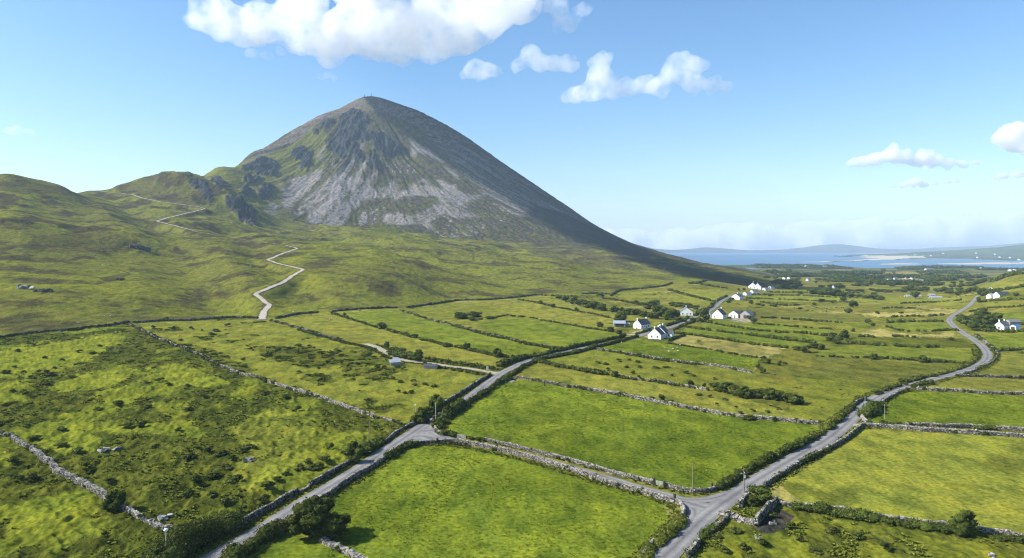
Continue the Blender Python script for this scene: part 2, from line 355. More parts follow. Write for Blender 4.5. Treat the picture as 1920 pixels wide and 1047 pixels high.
n1 = fbm(XX / 60, DD / 60, 101, 4); n2 = fbm(XX / 14, DD / 18, 102, 4); n3 = fbm(XX / 4, DD / 5, 103, 3); nl = fbm(XX / 220, DD / 260, 104, 3)
def mix(a, b, t): return a + (b - a) * np.clip(t, 0, 1)[..., None]
def put(m, c, t=1.0): C[m] = c[m] if isinstance(c, np.ndarray) and c.ndim == 3 else (C[m] * (1 - t) + c * t)
C[:] = mix(mix(mix(np.broadcast_to(OLIVE * col(1.15, 1.05, 1), C.shape), YG, .45 + 1.3 * nl), BRACK2, .30 + 1.3 * n1), TAN * .8, (fbm(XX / 90, DD / 40, 109, 3) - .22) * 2 * sst(450, 700, DD))
# chequer of far fields in the valley
FIELDS = [
 (YG, [(1330, 600), (1330, 532), (1470, 545), (1700, 548), (1830, 556), (1790, 590), (1790, 608), (1600, 600), (1420, 597), (1390, 600)], .35),
 (YG2, [(1400, 556), (1600, 552), (1700, 556), (1820, 560), (1790, 572), (1600, 566), (1410, 566)], .8), (YG, [(1270, 545), (1350, 542), (1400, 549), (1330, 566), (1290, 566)], .9),
 (TAN, [(1612, 589), (1640, 586), (1700, 587), (1795, 583), (1790, 589), (1700, 592), (1640, 595), (1620, 593)], .85), (TAN, [(1690, 580), (1760, 579), (1800, 580), (1790, 583), (1700, 585)], .5),
 (YG2, [(1280, 556), (1240, 543), (1290, 540), (1350, 552), (1400, 562), (1340, 572), (1300, 572)], .5),
 (OLIVE, [(1360, 575), (1480, 580), (1640, 596), (1620, 604), (1450, 597), (1400, 595), (1365, 590)], .9),
 (LUSH2, [(1670, 606), (1740, 604), (1772, 605), (1785, 616), (1745, 620), (1700, 621), (1670, 614)], .9), (LUSH2, [(1520, 605), (1620, 607), (1640, 612), (1610, 618), (1540, 616)], .7),
 (TAN, [(1615, 625), (1625, 619), (1655, 617), (1680, 624), (1720, 628), (1790, 624), (1785, 634), (1700, 632), (1620, 631)], .7),
 (BRACK2, [(1610, 632), (1700, 632), (1800, 633), (1825, 640), (1835, 654), (1700, 649), (1612, 645), (1600, 638)], .95),
 (LUSH2, [(1535, 655), (1600, 648), (1680, 650), (1760, 652), (1825, 656), (1826, 668), (1790, 682), (1700, 674), (1620, 670), (1532, 667)], .75),
 (OLIVE, [(1520, 668), (1640, 671), (1780, 681), (1760, 697), (1700, 716), (1650, 735), (1600, 720), (1520, 700)], .85), (BRACK2, [(1600, 676), (1700, 680), (1790, 684), (1740, 694), (1640, 697), (1590, 690)], .8), (BRACK2, [(1530, 700), (1620, 706), (1680, 714), (1640, 724), (1560, 722), (1510, 712)], .75),
 (BRIGHT, [(1500, 708), (1570, 716), (1640, 728), (1690, 718), (1650, 740), (1600, 765), (1540, 790), (1480, 780), (1480, 745), (1430, 730)], .45),
 (LUSH2, [(1330, 597), (1420, 603), (1560, 618), (1545, 628), (1400, 616), (1350, 609), (1325, 604)], .9), (YG, [(1430, 597), (1590, 606), (1600, 618), (1560, 617), (1420, 605)], .75), (YG, [(1325, 604), (1400, 617), (1540, 630), (1560, 634), (1470, 625), (1340, 612)], .7),
 (LUSH, [(1322, 606), (1400, 618), (1480, 626), (1555, 634), (1545, 643), (1460, 636), (1389, 627), (1310, 614)], .85), (LUSH2, [(1305, 612), (1325, 618), (1390, 626), (1452, 634), (1521, 643), (1505, 655), (1463, 651), (1389, 643), (1275, 622), (1285, 616)], .9),
 (TAN, [(1262, 628), (1300, 629), (1326, 632), (1389, 643), (1475, 653), (1460, 662), (1430, 675), (1412, 697), (1400, 697), (1415, 678), (1425, 671), (1330, 656), (1256, 642)], .55), (OLIVE, [(1310, 636), (1390, 645), (1440, 657), (1425, 668), (1360, 658), (1300, 645)], .5),
 (LUSH, [(1118, 652), (1194, 634), (1215, 641), (1262, 645), (1330, 657), (1425, 673), (1410, 698), (1347, 687), (1284, 680), (1215, 669), (1152, 660)], 1),
 (PAST, [(1009, 678), (1068, 665), (1114, 655), (1152, 661), (1215, 670), (1347, 688), (1410, 700), (1480, 730), (1340, 735), (1268, 722), (1150, 705), (1090, 695), (1047, 686)], .8),
 (YG, [(969, 709), (1009, 679), (1047, 688), (1100, 698), (1205, 715), (1327, 732), (1460, 765), (1535, 795), (1457, 788), (1388, 782), (1279, 764), (1184, 745), (1093, 729), (1005, 714)], .85),
 (LUSH, [(838, 802), (852, 784), (905, 745), (949, 713), (1005, 716), (1057, 726), (1100, 733), (1184, 747), (1279, 766), (1352, 779), (1457, 790), (1536, 797), (1530, 811), (1485, 839), (1425, 864), (1364, 904), (1342, 918), (1289, 923), (1207, 904), (1140, 887), (1050, 859), (911, 826), (840, 818)], 1),
 (LUSH, [(584, 947), (657, 901), (726, 859), (764, 841), (820, 833), (873, 835), (936, 846), (1067, 882), (1140, 909), (1264, 944), (1281, 967), (1250, 995), (1195, 1045), (1150, 1110), (640, 1110), (600, 1010)], 1),
 (LUSH, [(400, 1090), (470, 1047), (540, 1000), (590, 1012), (640, 1040), (700, 1100)], .9),
 (YG2, [(1432, 916), (1457, 899), (1508, 868), (1580, 830), (1617, 803), (1730, 811), (1940, 822), (1940, 1006), (1800, 990), (1700, 972), (1560, 955), (1460, 943)], .8),
 (LUSH, [(1627, 793), (1646, 765), (1692, 737), (1751, 735), (1940, 743), (1940, 809), (1772, 801), (1660, 797)], .95),
 (YG, [(1708, 730), (1751, 718), (1791, 709), (1940, 712), (1940, 742), (1835, 738), (1751, 733)], .8), (OLIVE, [(1815, 703), (1870, 676), (1940, 662), (1940, 710), (1835, 707)], .6), (YG, [(1870, 676), (1940, 661), (1940, 690), (1840, 695)], .35),
 (LUSH2, [(1836, 632), (1860, 627), (1940, 624), (1940, 657), (1872, 657), (1850, 641)], 1), (YG, [(1800, 586), (1850, 566), (1940, 563), (1940, 590), (1840, 590)], .5), (LUSH2, [(1860, 588), (1940, 582), (1940, 601), (1870, 602)], .9), (YG2, [(1835, 545), (1870, 530), (1940, 515), (1940, 545), (1900, 548), (1850, 552)], .6),
 (YG, [(508, 604), (560, 594), (640, 590), (665, 603), (749, 626), (833, 648), (896, 661), (965, 673), (936, 688), (909, 688), (806, 672), (730, 656), (690, 643), (602, 627), (560, 615)], .85),
 (LUSH2, [(640, 588), (707, 581), (745, 583), (812, 602), (875, 617), (960, 640), (1047, 655), (1018, 667), (970, 672), (896, 659), (833, 645), (749, 624), (680, 604)], .95),
 (PAST, [(749, 582), (812, 573), (880, 566), (930, 575), (1000, 596), (942, 600), (895, 605), (850, 608), (800, 596)], .7),
 (LUSH2, [(880, 607), (942, 600), (1000, 597), (1068, 610), (1142, 621), (1169, 632), (1072, 653), (1000, 642), (942, 630)], .95), (YG, [(900, 570), (971, 562), (1018, 571), (1068, 581), (1148, 598), (1175, 604), (1150, 618), (1100, 613), (1018, 600), (960, 590)], .85),
 (YG, [(980, 561), (1024, 557), (1100, 578), (1180, 592), (1230, 600), (1250, 606), (1215, 612), (1148, 597), (1068, 580)], .8), (LUSH2, [(1060, 562), (1150, 590), (1250, 600), (1270, 596), (1180, 575)], .4),
 (YG2, [(1145, 556), (1215, 543), (1260, 552), (1320, 572), (1310, 577), (1240, 560)], .55), (PAST, [(1170, 560), (1240, 561), (1300, 578), (1260, 585), (1180, 570)], .5),
 (YG, [(1180, 640), (1180, 620), (1215, 612), (1240, 612), (1215, 622)], .8),
]
fieldness = np.zeros(XX.shape)
ok = (DD < 2000) & ~moor_hard
for c, p, t in FIELDS:
    wob = 1.2 if c is LUSH or c is LUSH2 else 4.0
    m = inpoly(UU + wob * n2, V + .5 * wob * n3, p) & ok
    cc = c * 1.0
    patch = np.clip(.5 + .9 * n1[m] + .5 * n2[m], 0, 1)[:, None]
    if c is LUSH: cv = cc * (0.84 + .30 * patch) + patch * col(.024, .018, .002); cv = cv * (1 - .35 * sst(.5, .8, n3[m]))[:, None]
    elif c is LUSH2: cv = cc * (0.86 + .26 * patch) + patch * col(.018, .010, .002)
    elif c is YG2: cv = cc * (.84 + .22 * patch) * np.where(n2[m] > .55, .86, 1)[:, None]
    else: cv = cc * (.80 + .38 * patch)
    C[m] = C[m] * (1 - t) + cv * t
    fieldness[m] = np.maximum(fieldness[m], t); ruff[m] = .18 if (c is LUSH or c is LUSH2) else .3
# mottled darker tussocks in the rough pastures
rg = ok & (fieldness < .86)
t = np.clip((n1 * .8 + n2 * .9 - .32) * 2.2, 0, 1) * .75
C[rg] = mix(C, BRACK2, t)[rg]; tuft[rg] = (t * .5 * (fieldness < .6))[rg]
def patches(m, good, dark, thr, seed, wl=26.0, soft=.12, sharp=True):
    n = fbm(XX / wl, DD / (wl * 1.25), seed, 5, .55)
    k = sst(thr - soft, thr + soft, n)
    a = mix(np.broadcast_to(good, C.shape) * (.88 + .2 * n2[..., None]), np.broadcast_to(dark, C.shape) * (.8 + .5 * np.clip(n3 + .3, 0, 1))[..., None], k)
    C[m] = a[m]; tuft[m] = k[m]; ruff[m] = (.35 + .5 * k)[m]
# fields on the left: bracken and rushes with lawns between
L1 = leftrough > .5
patches(L1, PAST * col(.92, .98, .8), mix(np.broadcast_to(BRACK, C.shape), BRACK2, .5 + n1), -.20, 120, 34)
bp = [[(-60, 668), (30, 652), (100, 640), (160, 633), (232, 622), (222, 640), (200, 655), (160, 680), (60, 700), (-60, 708)], [(85, 728), (140, 706), (215, 694), (238, 703), (205, 727), (120, 736), (98, 732)], [(270, 690), (325, 680), (360, 690), (410, 708), (440, 722), (380, 726), (310, 716)], [(-60, 742), (50, 740), (50, 752), (-60, 756)], [(60, 806), (130, 800), (190, 822), (175, 843), (120, 852), (70, 835), (45, 815)], [(-60, 845), (22, 850), (20, 872), (-60, 880)], [(285, 758), (340, 750), (370, 762), (330, 785), (300, 775)], [(330, 1005), (355, 968), (420, 950), (470, 955), (430, 985), (380, 1000)], [(420, 800), (520, 760), (600, 790), (560, 830), (600, 860), (520, 915), (460, 925), (430, 880), (470, 850)]]
for i, p in enumerate(bp):
    m = inpoly(UU + 9 * n2, V + 5 * n2 + 3 * n3, p) & L1
    k = 1 if i < 6 else .55
    C[m] = C[m] * (1 - k) + (BRIGHT if i < 8 else PAST * 1.1) * k * (.93 + .14 * n3[m][:, None]); tuft[m] *= (1 - k) * .6; ruff[m] = .25
M1 = midrough > .5
patches(M1, YG * col(.95, 1, .9), mix(np.broadcast_to(BRACK2, C.shape), BRACK, .3 + n1), .42, 130, 24)
dk = [[(480, 655), (530, 648), (590, 655), (660, 672), (625, 695), (560, 690), (500, 672)], [(640, 690), (740, 690), (760, 698), (700, 704), (640, 700)], [(300, 635), (400, 655), (470, 690), (440, 700), (380, 676)], [(600, 700), (640, 715), (600, 722), (560, 712)], [(560, 660), (680, 660), (740, 680), (650, 690), (580, 680)]]
for p in dk:
    m = inpoly(UU + 14 * n2, V + 6 * n2 + 3 * n3, p) & M1
    C[m] = C[m] * .3 + BRACK2 * .7 * (.8 + .4 * n3[m][:, None]); tuft[m] = np.maximum(tuft[m], .8)
R_ = rrough > .5
patches(R_, LUSH2 * col(1.15, 1.0, 1), BRACK2 * 1.1, .12, 140, 12)
m = inpoly(UU + 6 * n3, V + 3 * n3, [(1418, 985), (1440, 965), (1462, 955), (1490, 968), (1482, 985), (1450, 1000), (1425, 1000)]) ; C[m] = col(.045, .042, .036); tuft[m] = 0
m = inpoly(UU + 4 * n3, V + 2 * n3, [(1440, 915), (1460, 905), (1480, 925), (1500, 940), (1490, 948), (1455, 940)]); C[m] = C[m] * .4 + TAN * .5
m = inpoly(UU + 4 * n3, V + 2 * n3, [(1240, 945), (1268, 946), (1278, 960), (1258, 975)]); C[m] = C[m] * .4 + TAN * .5
m = inpoly(UU, V, [(1360, 598), (1385, 595), (1415, 602), (1400, 606), (1375, 603)]) | inpoly(UU, V, [(1184, 624), (1210, 617), (1232, 625), (1215, 634)]); C[m] = DIRT * 1.3
m = inpoly(UU + 3 * n3, V, [(1440, 935), (1560, 955), (1700, 972), (1760, 985), (1760, 1000), (1640, 985), (1500, 966)]); tuft[m] = 1; C[m] = BRACK2
# moor
mo = mix(mix(np.broadcast_to(MOOR, C.shape), MOORG, .25 + 1.1 * nl + .6 * n2), MOORB, 1.9 * (n1 + .5 * n2 - .02) + .7 * far * (nl + .25))
lowg = np.clip(1 - far * 1.6, 0, 1)[..., None]
mo = mo * (1 - .25 * lowg) + .25 * lowg * OLIVE
C[moor_hard] = mo[moor_hard]; ruff[moor_hard] = .8
for p, c, t in [([(480, 510), (560, 500), (600, 520), (575, 600), (500, 600), (500, 560)], MOORG, .45), ([(250, 420), (300, 440), (420, 560), (500, 595), (330, 600), (200, 590), (100, 560), (150, 540)], MOORG, .25), ([(-60, 330), (80, 345), (170, 358), (130, 366), (-60, 352)], MOORB, .6), ([(60, 440), (200, 430), (270, 460), (200, 475), (40, 470)], MOORB, .5), ([(180, 520), (240, 508), (230, 525), (200, 530)], MOORB, .8), ([(200, 350), (345, 321), (400, 345), (400, 385), (330, 385), (250, 362)], MOORB, .5),
                ([(590, 440), (780, 425), (850, 470), (700, 500), (560, 480)], MOORG, .4), ([(840, 480), (1000, 470), (1240, 500), (1400, 530), (1240, 530), (1000, 545), (820, 520)], MOORG, .25), ([(970, 460), (1060, 455), (1180, 492), (1230, 508), (1120, 500), (1000, 480)], HEATH, .5)]:
    m = inpoly(UU + 16 * n1, V + 7 * n1, p) & moor_hard; C[m] = C[m] * (1 - t) + c * t
# peat banks and wet flushes
k = sst(.45, .62, ridged(wx / 34, wy / 22, 150, 3)) * sst(.05, .3, n1) * moor
C = mix(C, MOORB * .8, .7 * k * moor_hard)
# mountain side
heath = mix(mix(np.broadcast_to(HEATH, C.shape), MOOR * .8, .35 + .9 * n1), HEATHD_SHADE, .3 + n2)
mt = mtn * (1 - .0 * spur)
edge = sst(.25, .6, mt)
C = mix(C, heath, edge * moor_hard); ruff = np.where(mt > .3, .9, ruff)
green = inpoly(UU + 14 * n1, V + 8 * n1, [(385, 325), (480, 290), (545, 258), (600, 240), (625, 268), (612, 300), (600, 315), (575, 330), (535, 330), (520, 390), (490, 420), (430, 350)]) & (DD > 1900)
C[green] = C[green] * .35 + MOORG * .65 * (.8 + .4 * n2[green][:, None])
hol = inpoly(UU + 10 * n1, V + 5 * n1, [(440, 350), (520, 330), (540, 400), (580, 432), (500, 430), (480, 410)]) & (DD > 1700); C[hol] = C[hol] * .4 + MOOR * .6
th2 = np.arctan2(XX - (722 - 960) / F * 2800, -(DD - 2850)); r2_ = np.hypot(XX - (722 - 960) / F * 2800, DD - 2850)
rib_n = fbm(th2 * 30 + .5 * n1, r2_ / 260, 160, 5, .6); spk = fbm(XX / 9, DD / 14, 161, 3)
def zp(l): return [(400 + x / 3.08, 160 + y / 3.08) for x, y in l]
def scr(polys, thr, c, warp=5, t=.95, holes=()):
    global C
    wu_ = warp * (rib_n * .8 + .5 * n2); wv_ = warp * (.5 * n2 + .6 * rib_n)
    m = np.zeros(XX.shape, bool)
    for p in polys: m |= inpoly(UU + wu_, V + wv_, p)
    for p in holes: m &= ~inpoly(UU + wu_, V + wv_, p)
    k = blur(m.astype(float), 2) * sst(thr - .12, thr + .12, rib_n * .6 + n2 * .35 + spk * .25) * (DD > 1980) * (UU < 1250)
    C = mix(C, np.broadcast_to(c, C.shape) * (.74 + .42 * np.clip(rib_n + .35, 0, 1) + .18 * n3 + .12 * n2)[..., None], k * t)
A1 = zp([(640, 470), (545, 525), (455, 540), (440, 600), (405, 650), (400, 690), (425, 725), (480, 670), (560, 600), (620, 545), (632, 500)]); A1b = zp([(370, 505), (400, 580), (440, 640), (410, 640), (385, 560)])
A2 = zp([(825, 380), (800, 430), (760, 480), (700, 520), (640, 560), (560, 640), (500, 700), (465, 750), (520, 745), (560, 700), (545, 790), (590, 810), (690, 835), (760, 800), (800, 720), (850, 690), (860, 660), (905, 660), (1040, 640), (1080, 625), (1040, 545), (1000, 575), (930, 600), (905, 580), (950, 490), (920, 510), (870, 560), (850, 520), (900, 440), (905, 410), (880, 430), (850, 480), (820, 540), (790, 530), (770, 520), (800, 460), (832, 400)])
A3 = zp([(1030, 640), (1140, 600), (1160, 570), (1220, 535), (1270, 590), (1330, 600), (1290, 545), (1320, 550), (1370, 580), (1400, 570), (1410, 610), (1500, 640), (1610, 630), (1530, 600), (1560, 640), (1450, 690), (1420, 700), (1540, 760), (1400, 770), (1330, 740), (1250, 790), (1265, 838), (1180, 800), (1080, 810), (980, 790), (1010, 750), (1060, 735), (1150, 755), (1270, 700), (1310, 680), (1290, 640), (1170, 640), (1100, 645), (1040, 670)])
A4 = zp([(1115, 405), (1165, 415), (1190, 390), (1240, 400), (1290, 430), (1330, 455), (1310, 420), (1240, 370), (1180, 340), (1130, 310), (1145, 360), (1150, 385)]); A4b = zp([(1330, 455), (1420, 520), (1420, 560), (1380, 520), (1340, 480)])
HO = [zp([(865, 660), (905, 655), (900, 690), (860, 685)]), zp([(770, 620), (800, 605), (805, 640), (765, 675), (750, 680)]), zp([(730, 570), (755, 560), (750, 592)]), zp([(1060, 600), (1100, 610), (1070, 632)]), zp([(1180, 560), (1230, 560), (1235, 585), (1190, 580)]), zp([(560, 690), (590, 680), (585, 700)]), zp([(620, 630), (650, 600), (660, 610), (640, 640)]), zp([(830, 570), (850, 570), (845, 600), (825, 600)])]
scr([A1, A1b, A2, A3], -.30, SCREE, holes=HO); scr([A4, A4b], -.4, SCREE * .92)
scr([zp([(605, 440), (615, 370), (650, 350), (628, 440)]), zp([(650, 440), (662, 390), (668, 430)]), zp([(690, 440), (718, 470), (690, 472)]), zp([(940, 270), (990, 262), (1000, 310), (970, 380), (960, 330)]), zp([(830, 400), (890, 260), (905, 200), (920, 210), (880, 320), (850, 400)]), zp([(285, 720), (345, 680), (385, 700), (370, 750), (310, 755)])], -.15, SCREE * .85)
scr([zp([(860, 740), (1000, 700), (970, 790), (800, 838), (770, 820)]), zp([(1250, 690), (1500, 690), (1720, 720), (1680, 800), (1500, 870), (1300, 900), (1260, 800)]), zp([(960, 480), (1085, 430), (1190, 490), (1170, 510), (1000, 520)]), zp([(1600, 680), (1720, 700), (1780, 760), (1700, 770)])], .20, SCREE, warp=7)
s4 = scr([[(598, 212), (630, 200), (693, 181), (660, 205), (605, 228), (560, 262), (520, 282), (455, 308), (480, 286), (560, 240)]], -.15, SCREE * col(.72, .66, .64))
s5 = scr([[(632, 198), (693, 176), (760, 200), (740, 215), (700, 208), (640, 215)]], -.1, col(.150, .125, .110))
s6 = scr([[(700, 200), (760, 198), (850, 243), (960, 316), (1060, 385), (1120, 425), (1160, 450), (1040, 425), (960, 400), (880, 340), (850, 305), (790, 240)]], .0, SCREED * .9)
m = cragS; C = mix(C, np.broadcast_to(CRAG, C.shape) * (.75 + .5 * np.clip(crk + .5, 0, 1) + .25 * n3)[..., None], sst(.25, .65, m) * moor_hard); ruff = np.maximum(ruff, sst(.2, .6, m))  # crag rock with shade painted into its colour, deepest in the clefts
# cloud shadow painted as a dark skirt to the ridge end, then crest heather
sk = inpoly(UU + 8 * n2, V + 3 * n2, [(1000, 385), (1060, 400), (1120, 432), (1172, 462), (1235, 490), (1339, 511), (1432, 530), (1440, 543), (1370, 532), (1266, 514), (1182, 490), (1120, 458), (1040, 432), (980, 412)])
C = mix(C, np.broadcast_to(HEATHD_SHADE, C.shape) * 1.25, blur(sk.astype(float), 3) * .85)
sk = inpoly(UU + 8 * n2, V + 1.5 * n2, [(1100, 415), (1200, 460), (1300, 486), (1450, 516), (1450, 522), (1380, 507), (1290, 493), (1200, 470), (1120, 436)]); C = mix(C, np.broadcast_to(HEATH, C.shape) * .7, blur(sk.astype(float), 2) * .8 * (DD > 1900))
# grass shoulders of roads, bare edge of the footpath
k = (1 - sst(3.2, 6.0, d_road + 1.2 * n3)) * (DD < 1200); C = mix(C, VERGE * (.9 + .2 * n2[..., None]), k * .8); tuft *= (1 - k); ruff = ruff * (1 - .5 * k)
k = (1 - sst(3, 7, d_path + 2.0 * n2)); C = mix(C, MOORB * 1.6, k * .55); tuft[d_path < 6] = 0
# far country: farmland, woods, moor
ff = sst(1750, 2300, DD) * (1 - sst(1420, 1380, UU)) * (DD < 3500)
fa = mix(mix(np.broadcast_to(FAR1, C.shape), OLIVE * 1.1, .5 + 1.6 * fbm(XX / 300, DD / 500, 170, 3)), FARB, (fbm(XX / 260, DD / 420, 171, 4) - .12) * 2.5)
fa = mix(fa, BRACK * col(.8, 1, 1.6), (fbm(XX / 110, DD / 190, 172, 4) - .15) * 3.0)
C = mix(C, fa, ff)
m = inpoly(UU + 6 * n1, V, [(1620, 512), (1700, 509), (1780, 516), (1810, 524), (1770, 528), (1700, 526), (1640, 522)]); C[m] = C[m] * .4 + .6 * col(.26, .23, .09)
kk = fz[..., None]
fland = mix(mix(np.broadcast_to(FAR1 * .9, C.shape), BRACK * col(1, 1.2, 2.0), .5 + 2 * fbm(XX / 200, DD / 420, 180, 4)), FARB, (fbm(XX / 380, DD / 700, 181, 3) - .2) * 3)
fland = mix(fland, SAND * .85, sand * 1.0); fland = np.where((hill > 8)[..., None], mix(np.broadcast_to(FAR1 * .9, C.shape), BRACK * 1.4, .5 + 2 * fbm(XX / 300, DD / 300, 183, 3)), fland)
C = C * (1 - kk) + kk * fland
C = np.clip(C, .006, .8)
# worn wheel lines in the lower field
for p in ([(858, 872), (880, 905), (905, 950), (925, 1000), (960, 1060)], [(848, 876), (868, 908), (890, 952), (908, 1002), (935, 1060)]):
    dd_ = segdist(XX, DD, line(p, 3), 3.0); k = 1 - sst(.3, 1.0, dd_); C = mix(C, LUSH2 * 1.25, k * .45)

def ground_mesh():
    nd, nu = XX.shape
    me = bpy.data.meshes.new('ground')
    co = np.stack([XX, DD, Z], -1).astype(np.float32)
    i = np.arange(nd - 1)[:, None] * nu + np.arange(nu - 1)[None, :]
    f = np.stack([i, i + 1, i + nu + 1, i + nu], -1).reshape(-1, 4)
    me.vertices.add(nd * nu); me.vertices.foreach_set('co', co.ravel())
    me.loops.add(f.size); me.loops.foreach_set('vertex_index', f.astype(np.int32).ravel())
    me.polygons.add(len(f)); me.polygons.foreach_set('loop_start', np.arange(0, f.size, 4, dtype=np.int32)); me.polygons.foreach_set('loop_total', np.full(len(f), 4, dtype=np.int32))
    me.polygons.foreach_set('use_smooth', np.ones(len(f), dtype=bool))
    a = me.attributes.new('cover', 'FLOAT_COLOR', 'POINT'); a.data.foreach_set('color', np.concatenate([C, np.ones(C.shape[:2] + (1,))], -1).astype(np.float32).ravel())
    a = me.attributes.new('ruff', 'FLOAT', 'POINT'); a.data.foreach_set('value', ruff.astype(np.float32).ravel())
    me.update(calc_edges=True)
    return me
# ------------------------------------------------------------------ materials
class N:
    def __init__(s, name):
        s.m = bpy.data.materials.new(name); s.m.use_nodes = True; s.t = s.m.node_tree; s.t.nodes.clear()
        s.out = s.t.nodes.new('ShaderNodeOutputMaterial')
    def n(s, typ, **kw):
        nd = s.t.nodes.new('ShaderNode' + typ)
        for k, v in kw.items():
            if k.startswith('i_'):
                key = k[2:].replace('_', ' '); nd.inputs[int(key) if key.isdigit() else key].default_value = v
            else: setattr(nd, k, v)
        return nd
    def l(s, a, ao, b, bi): s.t.links.new(a.outputs[ao], b.inputs[bi])
    def bsdf(s, rough=.9, spec=.2):
        b = s.n('BsdfPrincipled'); b.inputs['Roughness'].default_value = rough; b.inputs['Specular IOR Level'].default_value = spec
        s.l(b, 0, s.out, 0); return b
def ramp(nd, stops):
    r = nd.color_ramp
    while len(r.elements) > 1: r.elements.remove(r.elements[-1])
    r.elements[0].position = stops[0][0]; r.elements[0].color = tuple(stops[0][1]) + (1,)
    for p, c in stops[1:]:
        e = r.elements.new(p); e.color = tuple(c) + (1,)
    return nd

def simple(name, c, rough=.85, var=.25, scale=3.0, bump=.0, spec=.2, metal=0.0, dirt=None, dscale=.6):
    """flat base colour broken by two noises of the object's own surface, optional second colour for wear"""
    k = N(name); b = k.bsdf(rough, spec); b.inputs['Metallic'].default_value = metal
    tc = k.n('NewGeometry')
    no = k.n('TexNoise', i_Scale=scale, i_Detail=5.0, i_Roughness=.6); k.l(tc, 'Position', no, 'Vector')
    rp = ramp(k.n('ValToRGB'), [(.25, [x * (1 - var) for x in c]), (.75, [min(1, x * (1 + var)) for x in c])]); k.l(no, 'Fac', rp, 'Fac')
    last = rp
    if dirt:
        n2_ = k.n('TexNoise', i_Scale=dscale, i_Detail=6.0, i_Roughness=.65); k.l(tc, 'Position', n2_, 'Vector')
        r2 = ramp(k.n('ValToRGB'), [(.48, (0, 0, 0)), (.66, (1, 1, 1))]); k.l(n2_, 'Fac', r2, 'Fac')
        mx = k.n('MixRGB'); k.l(r2, 0, mx, 0); k.l(rp, 0, mx, 1); mx.inputs[2].default_value = tuple(dirt) + (1,); last = mx
    k.l(last, 0, b, 'Base Color')
    if bump:
        bp = k.n('Bump', i_Strength=bump, i_Distance=.1); k.l(no, 'Fac', bp, 'Height'); k.l(bp, 0, b, 'Normal')
    return k.m

def tinted(name, c0, c1, c2=None, rough=.95, scale=.35, bump=0.0, trans=0.0, spec=.0):
    """two or three colours chosen by the per-face tint the builder stored, with a slow noise over the place"""
    k = N(name); b = k.bsdf(rough, spec)
    at_ = k.n('Attribute', attribute_name='tint'); g = k.n('NewGeometry')
    no = k.n('TexNoise', i_Scale=scale, i_Detail=3.0); k.l(g, 'Position', no, 'Vector')
    ad = k.n('Math', operation='MULTIPLY_ADD'); k.l(no, 'Fac', ad, 0); ad.inputs[1].default_value = .7; k.l(at_, 'Fac', ad, 2)
    sb = k.n('Math', operation='SUBTRACT'); k.l(ad, 0, sb, 0); sb.inputs[1].default_value = .35
    st = [(.12, c0), (.60, c1)] + ([(.92, c2)] if c2 else [])
    rp = ramp(k.n('ValToRGB'), st); k.l(sb, 0, rp, 'Fac'); k.l(rp, 0, b, 'Base Color')
    if bump:
        n2_ = k.n('TexNoise', i_Scale=6.0, i_Detail=4.0); k.l(g, 'Position', n2_, 'Vector')
        bp = k.n('Bump', i_Strength=bump, i_Distance=.12); k.l(n2_, 'Fac', bp, 'Height'); k.l(bp, 0, b, 'Normal')
    return k.m

def m_ground():
    k = N('ground_cover'); b = k.bsdf(1.0, .0)
    a = k.n('Attribute', attribute_name='cover'); r = k.n('Attribute', attribute_name='ruff'); g = k.n('NewGeometry')
    n1_ = k.n('TexNoise', i_Scale=.9, i_Detail=6.0, i_Roughness=.65); k.l(g, 'Position', n1_, 'Vector')
    mp = k.n('Mapping'); mp.inputs['Scale'].default_value = (1, .55, 1); mp.inputs['Rotation'].default_value = (0, 0, .5); k.l(g, 'Position', mp, 'Vector')
    n2_ = k.n('TexNoise', i_Scale=.16, i_Detail=7.0, i_Roughness=.6); k.l(mp, 0, n2_, 'Vector')
    n3_ = k.n('TexNoise', i_Scale=.035, i_Detail=6.0, i_Roughness=.6); k.l(g, 'Position', n3_, 'Vector')
    r1 = ramp(k.n('ValToRGB'), [(.32, (.52, .56, .55)), (.52, (1, 1, 1)), (.70, (1.45, 1.36, 1.2))]); k.l(n1_, 'Fac', r1, 'Fac')
    r2 = ramp(k.n('ValToRGB'), [(.36, (.62, .68, .7)), (.5, (1, 1, 1)), (.66, (1.34, 1.24, 1.0))]); k.l(n2_, 'Fac', r2, 'Fac')
    r3 = ramp(k.n('ValToRGB'), [(.35, (.88, .92, .9)), (.65, (1.12, 1.06, 1.0))]); k.l(n3_, 'Fac', r3, 'Fac')
    m1 = k.n('MixRGB', blend_type='MULTIPLY', i_Fac=1.0); k.l(a, 'Color', m1, 1); k.l(r1, 0, m1, 2)
    m2 = k.n('MixRGB', blend_type='MULTIPLY', i_Fac=1.0); k.l(m1, 0, m2, 1); k.l(r2, 0, m2, 2)
    m3 = k.n('MixRGB', blend_type='MULTIPLY', i_Fac=1.0); k.l(m2, 0, m3, 1); k.l(r3, 0, m3, 2)
    k.l(m3, 0, b, 'Base Color')
    su = k.n('Math', operation='MULTIPLY_ADD'); k.l(n2_, 'Fac', su, 0); su.inputs[1].default_value = 3.0; k.l(n1_, 'Fac', su, 2)
    bp = k.n('Bump', i_Distance=.8); k.l(su, 0, bp, 'Height'); k.l(r, 'Fac', bp, 'Strength'); k.l(bp, 0, b, 'Normal')
    return k.m

